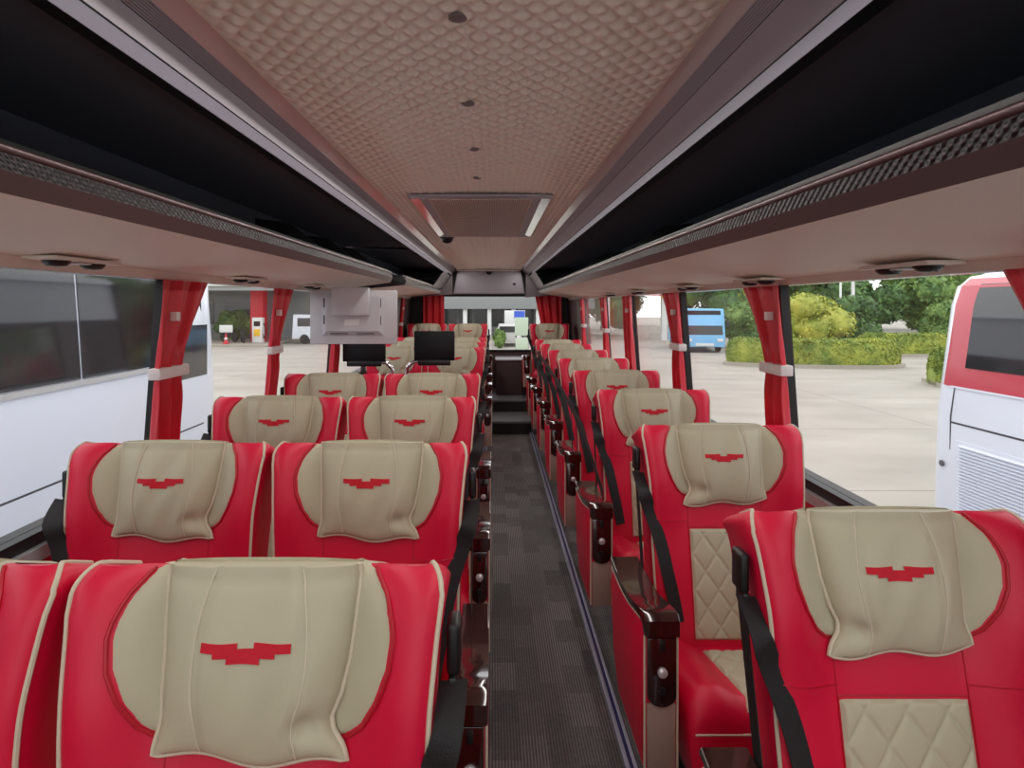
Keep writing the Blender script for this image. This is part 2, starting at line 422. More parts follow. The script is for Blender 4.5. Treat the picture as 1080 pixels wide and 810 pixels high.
# ------------------------------------------------------------------ luggage racks
def end_curve(t):                                   # 1 -> full section, rounding to the wall at the end
    return math.sqrt(max(0., 1-t*t))
def rack(name, side, y0, y1, label, round_end, group, closed_from=None, dividers=()):
    R = {q: Z(v) for q, v in RACK[side].items()}
    root = empty(name, (0, 0, 0)); s = -side        # s: direction towards aisle
    tag(root, label, 'luggage rack', group)
    wallx = wx(side, 1.75) - side*.004
    lip2 = PROF[side][4]; topz = lip2[1]+1.5+.012; topx = lip2[0]+side*.002
    # stations: y and pull factor towards the wall
    stn = [(y0, 0.)]
    m = 12
    if round_end:
        L = round_end
        stn += [(y1-L+L*math.sin(PI/2*i/m), 1-math.cos(PI/2*i/m)) for i in range(m+1)]
    else:
        stn += [(y1, 0.)]
    def sect(mb, pts, fac=.92):
        """sweep a closed profile along stations; at a rounded end it curves to the wall"""
        rings = []
        for y, p in stn:
            rings.append([(x+(wallx-x)*p*fac, y, z) for x, z in pts])
        mb.loft(rings); return mb
    sect(MB(), [R['bs'], R['be'], (R['be'][0], R['be'][1]+.012), (R['bs'][0], R['bs'][1]+.012)]).build('underside_panel', M['rackbeige'], root)
    sect(MB(), [R['perf'], R['bs'], (R['bs'][0]-s*.012, R['bs'][1]+.013), (R['perf'][0]-s*.014, R['perf'][1]+.002)]).build('lower_fascia', M['maroon'], root)
    c = R['chrome']; p = R['perf']
    sect(MB(), [c, p, (p[0]-s*.014, p[1]+.001), (c[0]-s*.014, c[1]-.001)]).build('perforated_rail', M['perf'], root)
    cc = (c[0]-s*.004, c[1]+.004)
    sect(MB(), [(cc[0]+.0085*math.cos(2*PI*i/10), cc[1]+.0085*math.sin(2*PI*i/10)) for i in range(10)]).build('chrome_tube', M['railtube'], root)
    l = R['lip']
    sect(MB(), [(c[0]-s*.012, c[1]+.006), (l[0]-s*0.0, l[1]+.006), (l[0]-s*.01, l[1]-.006), (c[0]-s*.014, c[1]-.006)]).build('inner_lip', M['rackdark'], root)
    # lining: floor, back, roof as one carpeted tray
    wl = wx(side, 1.9)+s*.006
    lb = MB()
    prof = [(l[0]-s*.004, l[1]-.004), (wallx+s*.004, l[1]-.03), (wl, 1.955), (topx+side*.01, topz+.03)]
    inn = [(q[0]-s*.006, q[1]) for q in prof]
    lb.prism([prof[0], prof[1], prof[2], prof[3], (prof[3][0], prof[3][1]+.008), (prof[2][0]-s*.006, prof[2][1]+.012), (prof[1][0]-s*.006, prof[1][1]-.012), (prof[0][0], prof[0][1]-.01)], y0, y1-(round_end or 0)*.1, 'y')
    lb.build('carpet_lining', M['racklining'], root)
    # roof rail band behind the opening's upper edge
    MB().prism([(topx, topz-.012), (topx+side*.05, topz+.004), (topx+side*.05, topz+.016), (topx, topz)], y0, y1, 'y').build('upper_rail', M['rackdark'], root)
    for yd in dividers:
        MB().prism([(l[0]+side*.03, l[1]+.005), (l[0]+side*.34, l[1]-.01), (l[0]+side*.34, l[1]+.15), (l[0]+side*.18, l[1]+.13)], yd, yd+.02, 'y', .004).build('divider_bracket', M['rackdark'], root)
    if closed_from:
        MB().prism([(topx, topz-.015), (c[0], c[1]+.012), (c[0]+side*.012, c[1]+.012), (topx+side*.012, topz-.015)], closed_from, y1, 'y').build('closed_end_panel', M['rackgrey'], root)
    if name == 'luggage_rack' and y0 > 0:
        MB().prism([l, R['chrome'], R['perf'], R['bs'], R['be'], (wallx, l[1])], y0-.03, y0, 'y', .006).build('end_cap', M['rackdark'], root)
    # service channel above the windows
    MB().prism([R['be'], R['top'], (R['top'][0]+side*.012, R['top'][1]), (R['be'][0]+side*.012, R['be'][1]+.004)], y0, y1, 'y').build('service_channel', M['rackbeige'], root)
    return root
RK = []
RK.append(rack('luggage_rack', -1, Y0, 4.75, 'long open dark luggage rack above the left windows, rounded at the grey monitor', .55, 'luggage racks', None, (2.75, 3.4, 4.0)))
RK.append(rack('luggage_rack', -1, 4.95, 8.7, 'short rear luggage rack on the left side behind the rounded rack end', .5, 'luggage racks', 7.3))
RK.append(rack('luggage_rack', 1, Y0, 8.7, 'long open dark luggage rack above the right windows with a chrome tube', .5, 'luggage racks', 7.3, (2.9, 4.4)))

# reading lights / air outlets built into the racks over the windows
def service_light(side, y, rackobj):
    R = RACK[side]; px, py, pz = R['be'][0]-side*.05, y, R['be'][1]+1.5-.0035
    T = Matrix.Translation((px, py, pz))
    h = MB().box(-.045, .045, -.13, .13, -.003, .006, .002, T).build('reading_light', M['rackbeige'], rackobj)
    for dy in (-.07, .07):
        MB().lathe([(.004, -.015), (.022, -.013), (.030, -.005), (.032, .0)], 20, T @ Matrix.Translation((0, dy, -.004))).build('lamp_socket', M['black_plastic'], h)
    MB().box(-.03, .03, -.022, .022, -.009, -.005, .001, T).build('light_switch', M['grey'], h)
for y in (1.62, 2.75, 3.75): service_light(-1, y, RK[0])
for y in (1.5, 2.35, 3.2, 4.3, 5.3): service_light(1, y, RK[2])

# ------------------------------------------------------------------ rear end
rw0, rw1, rz0, rz1 = -.74, .72, .85, 1.625
struct(MB().box(-1.28, 1.2, Y1, Y1+.06, -1, rz0).build('wall_rear', M['wallgrey']))
trim(MB().box(-1.28, rw0, Y1, Y1+.06, rz0, rz1), M['pillar']); trim(MB().box(rw1, 1.2, Y1, Y1+.06, rz0, rz1), M['pillar'])
trim(MB().box(-1.28, 1.2, Y1, Y1+.06, rz1, 2.1), M['pillar'])
wn_i += 1
struct(MB().box(rw0, rw1, Y1+.025, Y1+.03, rz0, rz1).build(f'window_{wn_i}', M['glassg']))
trim(MB().box(rw0, rw1, Y1-.02, Y1-.001, rz0-.02, rz0+.012, .004), M['pillar'])
# aisle-end cabinet
root = empty('rear_cabinet', (0, 8.11, .30)); tag(root, 'dark maroon carpeted cabinet closing the aisle below the rear window', 'cabinet')
MB().box(.04, .47, 0, .60, .001, .45, .006).build('body', M['boxmaroon'], root)
MB().box(.03, .48, -.012, .605, .452, .475, .006).build('top_board', M['rackgrey'], root)
# sloping ceiling end panel
ep = MB().prism([(CX0+.02, 8.60), (CX0-.06, 8.60)] and [(-.44, 2.005), (.33, 2.005), (.40, 1.96), (.45, 1.66), (-.56, 1.66), (-.51, 1.96)], 8.52, 8.6, 'y', .02, 3)
trim(ep, M['fascia'])
trim(MB().box(CX0, CX1, 8.36, 8.44, 1.972, 1.992, .008), M['stripglass'])
for sx, (xa, xb) in enumerate(((-1.16, -.57), (.46, 1.07))):
    trim(MB().prism([(xa, 1.61), (xb, 1.66), (xb, 2.02), (xa, 2.02)], 8.55, 8.7, 'y', .01), M['rackgrey'])
def dome(loc, label):
    root = empty('ceiling_dome_camera', loc); tag(root, label, 'camera', 'black dome cameras')
    MB().lathe([(.05, 0), (.05, -.008), (.046, -.012)], 24).build('base_ring', M['black_plastic'], root)
    MB().lathe([(.043, -.012), (.041, -.022), (.034, -.034), (.02, -.043), (.004, -.046)], 24).build('dome', M['screen'], root)
dome((-.335, 4.42, HC-.004), 'small black dome camera on the ceiling behind the roof hatch')
dome((-.055, 8.44, 1.972), 'small black dome camera above the rear window panel')
tag(MB().lathe([(.018, 0), (.018, .012), (.012, .016)], 16, Matrix.Translation((.30, 8.519, 1.80)) @ Matrix.Rotation(PI/2, 4, 'X')).build('ceiling_sensor', M['black_plastic']), 'small dark round sensor on the panel above the rear window', 'sensor')

# roof hatch / return-air grille
root = empty('air_return_grille', (-.0575, 2.73, HC)); tag(root, 'large ceiling return air grille with slatted panel and bright side strips', 'ceiling grille')
hw, hl = .285, 1.52
fr = MB()
fr.prism([(-hw-.03, 0), (hw+.03, 0), (hw+.03, hl+.05), (-hw-.03, hl+.05)], -.004, -.012, 'z'); fr.build('back_plate', M['fascia'], root)
f2 = MB(); f2.box(-hw-.04, hw+.04, -.03, .03, -.016, -.004, .004); f2.box(-hw-.04, hw+.04, hl, hl+.05, -.016, -.004, .004); f2.build('frame', M['fascia'], root)
for sx in (-1, 1):
    MB().prism([(sx*(hw+.035), -.018), (sx*(hw-.045), -.006), (sx*(hw-.045), -.002), (sx*(hw+.035), -.012)], .03, hl, 'y').build('side_strip', M['chrome'], root)
g = MB(); nS = 44
for i in range(nS):
    x = -hw+.05+(2*hw-.1)*(i+.5)/nS
    g.box(x-.0032, x+.0032, .03, hl, -.022, -.010)
g.build('slat_panel', M['slat'], root)
ordn = ['nearest', 'second', 'third', 'fourth', 'fifth']
for i, y in enumerate((.62, 1.063, 1.517, 1.96, 2.4)):
    root = empty('ceiling_spotlight', (-.062, y, HC+.006)); tag(root, f'small round grey ceiling spotlight, {ordn[i]} from the camera', 'ceiling light', 'small round ceiling spotlights')
    MB().lathe([(.0165, 0), (.0165, -.004), (.013, -.0055)], 20).build('ring', M['rackgrey'], root)
    MB().lathe([(.0115, -.003), (.0115, -.0062), (.004, -.0070)], 16).build('lens', M['rackgrey'], root)

# ------------------------------------------------------------------ seats
H = 1.100; HWID = .268; RC = .026
def leany(z): 
    t = (z-.42)/(H-.42)
    return -.15*(1-t) - .012*math.sin(PI*max(0, min(1, t)))
def halfw(z):
    t = (z-.42)/(H-.42)
    return HWID*interp([(-.2, .91), (.0, .915), (.35, .925), (.6, .93), (.75, .945), (.88, .975), (.96, 1.), (1., 1.)], t)
def cap(z):
    if z <= H-RC: return 0.
    k = min(1, (z-(H-RC))/RC)
    return RC*(1-math.sqrt(max(0, 1-k*k)))
def front(x, z):
    t = (z-.42)/(H-.42)
    c = cap(z); w = max(.05, halfw(z)-c*.8); s = min(1., abs(x)/w)
    th = .055 - min(c, .04)
    edge = (1-s**14)**(1/14) if s < 1 else 0.
    wing = smooth(.42, .86, s)*(.040*smooth(.45, .8, t)+.022)*(1-.25*smooth(.92, 1., t))
    wing *= (1 - smooth(.93, 1.0, s)*.2)
    return leany(z) - th*edge - wing + .065
def normal(x, z):
    e = .004
    dx = (front(x+e, z)-front(x-e, z))/(2*e); dz = (front(x, z+e)-front(x, z-e))/(2*e) if z < H-e*1.2 else (front(x, z)-front(x, z-e))/e
    return Vector((dx, -1, dz)).normalized()
def on(x, z, off=0.):
    n = normal(x, z); p = Vector((x, front(x, z), z)); return p+n*off

def topz(x, y, z):
    return z-.44*max(0, y+.005)*smooth(H-.10, H, z)
def backrest_mesh():
    rings = []
    zs = [.40+(H-RC-.40)*i/26 for i in range(27)]+[H-RC+RC*math.sin(PI/2*i/7) for i in range(1, 8)]
    S = [-1, -.985, -.955, -.91, -.85, -.78, -.7, -.6, -.5, -.38, -.25, -.12, 0, .12, .25, .38, .5, .6, .7, .78, .85, .91, .955, .985, 1]
    for z in zs:
        c = cap(z); w = max(.05, halfw(z)-c*.8)
        zz = min(z, H-.0005)
        f = [(s*w, front(s*w*.99999, zz), z) for s in S]
        th = .075-min(c, .045)
        b = [(s*w, leany(z)+.065+th*(1-abs(s)**6)**(1/6), z) for s in S[::-1][1:-1]]
        rings.append([(x, y, topz(x, y, q)) for x, y, q in f+b])
    return MB().loft(rings)

LOBE = [(0, .158), (.012, .168), (.03, .183), (.055, .194), (.08, .198), (.12, .193), (.16, .178), (.2, .155), (.216, .137), (.226, .112), (.232, .07), (.236, 0)]
def lobe_hw(d): return interp(LOBE, d)
def lobe_mesh():
    mb = MB(); nu, nv = 28, 32
    def fn(u, v):
        if v < .14:
            k = (.14-v)/.14; uu = u*2-1; x = lobe_hw(.004)*uu
            y = front(x, H-.0005)+.105*k; e = min(1., (1-abs(uu))/.12)
            return Vector((x, y, topz(x, y, H)+.001+.004*smooth(0, 1, e)))
        v = (v-.14)/.86
        d = .004+.232*(1-(1-v)**1.0); z = H-d
        if v == 0: pass
        hwv = max(.002, lobe_hw(d)); uu = u*2-1
        x = hwv*uu
        e = min(1., (1-abs(uu))/.12) ; e2 = min(1, (1-v)/.06+.0)
        off = -.003+.009*smooth(0, 1, e)*smooth(0, 1, e2)*1.
        return on(x, z, off)
    mb.grid(fn, nu, nv)
    return mb
def lobe_outline(off):
    pts = []
    for s in (-1, 1):
        seq = [(s*lobe_hw(d), H-d) for d in [.006, .012, .02, .03, .045, .06, .08, .1, .12, .14, .16, .18, .2, .208, .216, .221, .226, .229, .232, .234, .236]]
        if s == 1: seq = seq[::-1][1:]
        pts += [on(x, min(z, H-.004), off) for x, z in seq]
    return pts

PL, PZ0 = .238, H+.001
def pill_hw(v, s, var):
    base = [(0, .136), (.08, .138), (.3, .134), (.5, .129), (.68, .119 if s*var > 0 else .127), (.79, .107 if s*var > 0 else .124), (.86, .110 if s*var > 0 else .125), (.93, .124 if s*var > 0 else .129), (1, .132)]
    return interp(base, v)
def pill_pt(u, v, var, back=False):
    """u in -1..1, v in 0..1 from top to hem"""
    s = 1 if u > 0 else -1
    x = pill_hw(v, s, var)*u
    hem = .006*math.sin(u*5+var)+.006*u*var
    z = PZ0 - PL*v - hem*v**3 - .004*(1-u*u)*v**4 + .004*(1-abs(u)**3)*(1-v)
    y0 = front(0, min(z, H-RC*.6))-.006
    if back: return Vector((x, y0+.002, z))
    bulge = (1-abs(u)**4.2)**.72 * (math.sin(PI*min(1, .10+.9*v)))**.55 if v < 1 else 0.
    w = .0035*math.sin(9*u+3*var+4*v)*math.sin(5*v+u*2)*(1-abs(u)**4)
    pin = .012*math.exp(-((v-.82)/.07)**2)*math.exp(-((u*var-.72)/.16)**2)
    sx = seam_u(v)
    groove = .004*(math.exp(-((u-sx)/.035)**2)+math.exp(-((u+sx)/.035)**2))
    return Vector((x, y0-.012-.038*bulge-w*bulge+pin+groove*(bulge > .05), z))
def seam_u(v): return .42+.15*math.sin(PI*min(1, v*.9))
def pillow_mesh(var):
    mb = MB(); nu, nv = 44, 40
    ex = [(.125, -.062), (.11, -.046), (.07, -.024), (.03, -.004)]
    rows_f = []; rows_b = []
    for dy, dz in ex:
        r = [];
        for i in range(nu+1):
            u = i/nu*2-1; p = pill_pt(u, 0, var); r.append(Vector((p.x, p.y+dy, p.z+dz)))
        rows_f.append(r); rows_b.append([p+Vector((0, 0, -.006)) for p in r])
    for j in range(nv+1):
        v = j/nv
        rows_f.append([pill_pt(i/nu*2-1, v, var) for i in range(nu+1)])
        rows_b.append([pill_pt(i/nu*2-1, v, var, True) for i in range(nu+1)])
    n = nu+1
    rings = [f+b[::-1] for f, b in zip(rows_f, rows_b)]
    mb.loft(rings)
    return mb
def pillow_piping(var):
    pts = []
    N_ = 40
    for j in range(N_+1): p = pill_pt(-1, j/N_, var); pts.append(p+Vector((-.002, 0.004, 0)))
    for i in range(1, 40): p = pill_pt(i/40*2-1, 1, var); pts.append(p+Vector((0, 0.004, -.002)))
    for j in range(N_+1): p = pill_pt(1, 1-j/N_, var); pts.append(p+Vector((.002, 0.004, 0)))
    return MB().tube(pts, .0042, 8)
def pillow_seams(var, s):
    mb = MB()
    if True:
        mb.tube([pill_pt(s*(seam_u(j/30)+.035), .01+.97*j/30, var)+Vector((0, -.0002, 0)) for j in range(31)], .0014, 5)
    return mb
EMB = [(0, .405, 0, .46), (.58, 1, 0, .46), (.405, .58, .29, .46), (.15, .83, .46, .70), (.30, .66, .70, 1.)]
def emblem_mesh(var):
    mb = MB(); W_, H_ = .124, .0235; v0 = .365; uc = -.03
    for a, b, c, d in EMB:
        nx = max(2, int((b-a)*24)); nz = max(1, int((d-c)*6))
        def fn(i, j):
            xx = (a+(b-a)*i-.5)*W_; zz = (c+(d-c)*j)*H_
            v = v0+zz/PL
            u = uc+xx/pill_hw(v, 1, 0)
            p = pill_pt(u, v, var); return p+Vector((0, -.0022, 0))
        mb.grid(fn, nx, nz)
        # thickness skirt
        mb.grid(lambda i, j: fn(i, 0)+Vector((0, .0028*j, 0)), nx, 1); mb.grid(lambda i, j: fn(i, 1)+Vector((0, .0028*j, 0)), nx, 1)
    return mb
def quilt(x, z, cw, ch):
    p = (x/cw+z/ch)*PI; q = (x/cw-z/ch)*PI
    g = (1-math.exp(-(math.sin(p)/.22)**2))*(1-math.exp(-(math.sin(q)/.22)**2))
    return .6*g+.4*(abs(math.sin(p))*abs(math.sin(q)))**.5
def quilt_back():
    mb = MB(); x0, z0, z1 = .118, .45, .776
    def fn(u, v):
        x = -x0+2*x0*u; z = z0+(z1-z0)*v
        e = min(1., min(u, 1-u)/.03, min(v, 1-v)/.02)
        return on(x, z, .0006+.0085*smooth(0, 1, e)*(.35+.65*quilt(x, z, .076, .108)))
    return mb.grid(fn, 84, 126)
def back_piping(s):
    mb = MB()
    if True:
        pts = []
        for i in range(30):
            z = .44+(H-.03-.44)*i/29; w = halfw(z)-cap(z)*.8
            pts.append(on(s*(w*.975), z, .001))
        for a in range(1, 9):
            z = H-.03+.030*math.sin(PI/2*a/8); z = min(z, H-.001); w = max(.05, halfw(z)-cap(z)*.8)
            y = front(s*w*.972, z)-.001+.012*(a/8)**2; pts.append(Vector((s*w*.972, y, topz(0, y, z)+.001)))
        last = pts[-1]
        pts += [Vector((last.x-s*.004*q, last.y+q*.03, topz(0, last.y+q*.03, H)+.001)) for q in (.5, 1, 1.7, 2.6)]
        mb.tube(pts, .0040, 7)
    return mb
def seam_lines():
    mb = MB()
    for s in (-1, 1):
        mb.tube([on(s*.121, .784+(.12)*i/8, .0006) for i in range(9)], .0014, 5)
        mb.tube([on(s*(.121+.125*i/10), .800+.02*(i/10)**1.5, .0006) for i in range(11)], .0014, 5)
        mb.tube([on(s*.121, .45+.334*i/12, .0012) for i in range(13)], .0016, 5)
    mb.tube([on(-.121+.242*i/12, .782, .001) for i in range(13)], .0016, 5)
    return mb
CY = -.53                                                            # cushion front
def cushion_mesh():
    rings = []
    ys = [-.10, -.2, -.27, -.35, -.42, -.47]; 
    prof = [(y, .43+.08*((-.14-y)/.39), .30) for y in ys]
    for a in range(1, 7):
        t = PI/2*a/6; prof.append((-.47-.06*math.sin(t), .43+.08*(.33/.39)-.075*(1-math.cos(t))+.004, .30+.03*(1-math.cos(t))))
    S = [-1, -.97, -.9, -.8, -.68, -.55, -.46, -.3, 0, .3, .46, .55, .68, .8, .9, .97, 1]
    for y, zt, zb in prof:
        w = .262
        topr = [(s*w, y, zt-.05*(1-(1-abs(s)**6)**(1/6))+.028*smooth(.45, .7, abs(s))*(1-smooth(.82, 1, abs(s))*.4)) for s in S]
        rings.append(topr+[(w*.97, y, zb), (-w*.97, y, zb)])
    return MB().loft(rings)
def cushion_insert():
    mb = MB()
    def fn(u, v):
        x = -.115+.23*u; y = -.17-.345*v
        zt = .43+.08*((-.14-y)/.39) - (.05*((y+.47)/.06)**2 if y < -.47 else 0)
        e = min(1., min(u, 1-u)/.05, min(v, 1-v)/.05)
        return (x, y, zt-.002+.011*smooth(0, 1, e)*(.35+.65*quilt(x, y, .076, .108)))
    return mb.grid(fn, 60, 84)
def legrest():
    return MB().box(-.235, .235, -.565, -.505, .16, .37, .022, seg=3)

def build_seat(name, sgn, console, xi=.285, xo=.370, pv=None):
    """sgn: side (x) that carries the belt and, for aisle seats, the armrest console"""
    root = empty(name)
    B = backrest_mesh().build('backrest', M['red'], root, 50)
    seam_lines().build('seam', M['red_piping'], B)
    for sx in (-1, 1): back_piping(sx).build('edge_piping', M['piping'], B)
    Lb = lobe_mesh().build('headrest_wings', M['beige'], root, 60)
    MB().tube(lobe_outline(.001), .0032, 7).build('wing_piping', M['red_piping'], Lb)
    sg0 = sgn; sgn = pv or sgn
    pw = pillow_mesh(sgn).build('head_pillow', M['beige'], root, 60)
    pillow_piping(sgn).build('pillow_piping', M['piping'], pw)
    for sx in (-1, 1): pillow_seams(sgn, sx).build('pillow_seam', M['stitch'], pw)
    emblem_mesh(sgn).build('emblem', M['embroidery'], pw, recalc=True)
    sgn = sg0
    q = quilt_back().build('quilted_back_panel', M['beige'], root, 70)
    c = cushion_mesh().build('seat_cushion', M['red'], root, 50)
    cushion_insert().build('quilted_insert', M['beige'], c, 70)
    MB().tube([(-.262+.0*i, CY+.0, .44) if False else (sx, -.47-.058, .43) for sx in [-.25+.5*i/10 for i in range(11)]], .004, 6).build('cushion_piping', M['piping'], c)
    legrest().build('leg_rest', M['red'], root, 50)
    MB().box(-.24, .24, -.50, -.04, .25, .30, .006).build('seat_frame', M['dark_metal'], root)
    for sx in (-.17, .17):
        MB().prism([(-.46, 0), (-.38, 0), (-.36, .25), (-.44, .25)], sx-.02, sx+.02, 'x', .004).prism([(-.16, 0), (-.08, 0), (-.06, .25), (-.14, .25)], sx-.02, sx+.02, 'x', .004).prism([(-.46, 0), (-.08, 0), (-.08, .02), (-.46, .02)], sx-.03, sx+.03, 'x', .004).build('leg', M['dark_metal'], root)
    if console:
        xi, xo = sgn*xi, sgn*xo
        lo_, hi_ = min(xi, xo), max(xi, xo)
        side = [(-.495, .315), (-.498, .66), (-.47, .69), (-.40, .675), (-.3, .655), (-.2, .65), (-.08, .655), (-.06, .60), (-.10, .40), (-.18, .315)]
        a = MB().prism(side, lo_, hi_, 'x', .006).build('armrest', M['red'], root)
        tp = [(-.515, .665), (-.515, .705), (-.50, .717), (-.47, .715), (-.41, .700), (-.33, .682), (-.24, .674), (-.14, .676), (-.07, .684), (-.06, .668), (-.14, .657), (-.24, .655), (-.33, .662), (-.41, .679), (-.455, .691), (-.485, .69), (-.497, .665)]
        MB().prism(tp, lo_-.002, hi_+.002, 'x', .003).build('armrest_top', M['brown'], a)
        cx = (lo_+hi_)/2; hwp = (hi_-lo_)/2-.006
        prof = [(cx-hwp, .66), (cx+hwp, .66)]+[(cx+hwp*math.cos(t), .515-.03*math.sin(t)) for t in [PI*i/10 for i in range(11)]]
        MB().prism(prof, -.511, -.499, 'y', .003).build('control_panel', M['brown'], a)
        MB().box(lo_+.006, hi_-.006, -.5035, -.4955, .318, .49, .003).build('lower_panel', M['console_beige'], a)
        MB().lathe([(.0125, 0), (.0125, .006), (.009, .009), (.004, .0095)], 20, Matrix.Translation((cx, -.511, .575)) @ Matrix.Rotation(PI/2, 4, 'X')).build('silver_button', M['button'], a)
        MB().lathe([(.010, 0), (.010, .004), (.007, .0045)], 16, Matrix.Translation((cx, -.511, .528)) @ Matrix.Rotation(PI/2, 4, 'X')).build('socket', M['black_plastic'], a)
        MB().box(cx-.007, cx+.007, -.5135, -.5105, .628, .656, .001).build('slot', M['black_plastic'], a)
        pp = MB()
        for xx in (lo_+.001, hi_-.001):
            pp.tube([(xx, -.498, .32), (xx, -.4985, .66)], .003, 6)
            pp.tube([(xx, -.47, .688), (xx, -.40, .673), (xx, -.3, .653), (xx, -.2, .648), (xx, -.08, .653)], .003, 6)
        pp.build('armrest_piping', M['piping'], a)
    # belt
    ex = sgn*(HWID*.985+.004)
    bl = MB().box(min(ex, ex+sgn*.020), max(ex, ex+sgn*.020), -.045, .0, .955, 1.03, .007, seg=3).build('seat_belt_guide', M['black_plastic'], root)
    MB().box(min(ex, ex+sgn*.012)+sgn*.003, max(ex, ex+sgn*.012)+sgn*.003, -.05, -.01, .935, .957, .003).build('guide_loop', M['chrome'] if False else M['black_plastic'], bl)
    s1 = MB().ribbon(catmull([(ex+sgn*.012, -.028, .955), (ex+sgn*.011, -.055, .85), (ex+sgn*.010, -.10, .68), (ex+sgn*.012, -.16, .46), (ex+sgn*.012, -.18, .34)], 5), .038, .0016, Vector((0, 1, .25)))
    s1.build('belt_strap', M['belt'], root)
    fx = lambda x, z, o=.006: on(x*sgn, z, o)
    pts = [Vector((ex+sgn*.010, -.046, .953)), Vector((ex+sgn*.004, front(.24, .9)-.006, .905)), fx(.243, .845, .013), fx(.222, .75, .010), fx(.205, .66, .009), fx(.19, .58, .008), fx(.18, .51, .01)]
    MB().ribbon(catmull(pts, 5), .044, .0016, Vector((sgn, -.25, .25))).build('belt_strap', M['belt'], root)
    return root

P_R = build_seat('single_seat', -1, True)
P_A = build_seat('aisle_seat', 1, True, .256, .322)
P_W = build_seat('window_seat', -1, False, pv=1)
LX_A, LX_W, RX = -.334, -.884, .754
rows_word = ['first', 'second', 'third', 'fourth', 'fifth', 'sixth', 'seventh', 'eighth', 'ninth']
GZ = 'red and beige leather'
used = set()
def put(proto, loc, label, group, cat='seat'):
    o = proto if proto not in used else copy_tree(proto)
    used.add(proto); o.location = loc
    tag(o, label, cat, group); return o
Ld = [.90, 1.69, 2.53, 3.38, 5.5, 6.35, 7.2, 8.15]
left_desc = ['nearest the camera', 'second row from camera', 'third row from camera', 'fourth row before the small black screens',
             'first row behind the black screens', 'second row behind the black screens', 'third row behind the black screens', 'last row by the rear window']
for i, d in enumerate(Ld):
    z = .02 if i < 7 else .30-.155
    if i == 7: z = .151
    put(P_A, (LX_A, d, z), f'red and beige aisle seat of the left pairs, {left_desc[i]}', 'paired seats left of the aisle')
    put(P_W, (LX_W, d, z), f'red and beige window seat of the left pairs, {left_desc[i]}', 'paired seats left of the aisle')
for i in range(9):
    d = 1.19+.85*i; z = 0.
    if i == 8: d = 8.15; z = .151
    if i == 7: d = 7.05
    w = ['nearest the camera'] + [f'{q} from the camera' for q in rows_word[1:8]] + ['last row by rear window']
    put(P_R, (RX, d, z), f'{GZ} single seat right of the aisle, {w[i]}', 'single seats right of the aisle')
# long strap pulled along the single seats
sb = MB().ribbon(catmull([(.450, 6.22, 1.02), (.447, 4.6, .985), (.444, 3.2, .90), (.443, 2.75, .82), (.446, 2.47, .735)], 8), .04, .0016, Vector((0, .3, 1)))
tag(sb.build('loose_belt_strap', M['belt']), 'long black belt strap stretched past the aisle edges of the right single seats', 'seat belt')

# ------------------------------------------------------------------ curtains
def curtain(side, yp, wt, wtie, wb, label, dirn=1, tie=True, amp=.014, nf=2.6, ztie=None, x_in=.040):
    zs, zt = WZ[side]; zs += .0; s = -side
    ztie = ztie or 1.262
    root = empty('curtain', (wx(side, zs)+s*x_in, yp, zs)); tag(root, label, 'curtain', 'red curtains tied back at the window pillars')
    ztop = zt-.003; zbot = zs-.03 if False else zs+.005
    def fn(u, v):
        z = zbot+(ztop-zbot)*v
        if tie: w = interp([(zbot, wb), (ztie-.1, wtie*1.08), (ztie, wtie), (ztie+.08, wtie*1.05), (ztie+.2, wtie+(wt-wtie)*.55), (ztop, wt)], z)
        else: w = interp([(zbot, wb), (ztop, wt)], z)
        y = yp+dirn*w*u
        f = math.sin(2*PI*nf*u+1.2+.6*math.sin(3*v))
        x = wx(side, z)+s*(x_in+amp*f+.008*math.sin(2*PI*nf*2*u+v*4))
        if tie: x -= s*.008*math.exp(-((z-ztie)/.05)**2)*f
        return Vector((x, y, z))
    mb = MB(); nu, nv = 40, 26
    F = [[fn(i/nu, j/nv) for i in range(nu+1)] for j in range(nv+1)]
    Bk = [[p-Vector((s*.004, 0, 0)) for p in r] for r in F]
    mb.loft([f+b[::-1] for f, b in zip(F, Bk)])
    off = Vector(root.location)
    mb.v = [tuple(Vector(p)-off) for p in mb.v]
    mb.build('cloth', M['curtain'], root, 60)
    if tie:
        t = MB(); y0, y1 = sorted((yp-dirn*.006, yp+dirn*(wtie+.008))); xm = wx(side, ztie)
        t.box(min(xm+s*.012, xm+s*(x_in+.020)), max(xm+s*.012, xm+s*(x_in+.020)), y0, y1, ztie-.02, ztie+.02, .006)
        t.v = [tuple(Vector(p)-off) for p in t.v]
        t.build('tie_band', M['white_cloth'], root)
    lbp = fn(.3, (1.46-zbot)/(ztop-zbot)); 
    t = MB().box(-.012, .012, -.013, .013, -.016, .016, .002); t.v = [tuple(Vector(p)+lbp+Vector((s*.004, 0, 0))-off) for p in t.v]
    t.build('white_tag', M['white_cloth'], root)
    return root
c = 0
for yp, lab in ((2.08, 'red curtain at the left window pillar nearest the camera'), (3.17, 'red curtain at the left pillar just before the grey monitor'),
                (4.38, 'red curtain seen below the grey monitor on the left'), (7.6, 'narrow red curtain at the rear left beyond the grey monitor')):
    curtain(-1, yp, (.33 if 3 < yp < 4 else .36) if yp < 5 else .22, (.15 if 3 < yp < 4 else .19) if yp < 5 else .09, (.12 if 3 < yp < 4 else .20) if yp < 5 else .16, lab, x_in=.026 if 3 < yp < 4 else .036, amp=.009 if 3 < yp < 4 else .014)
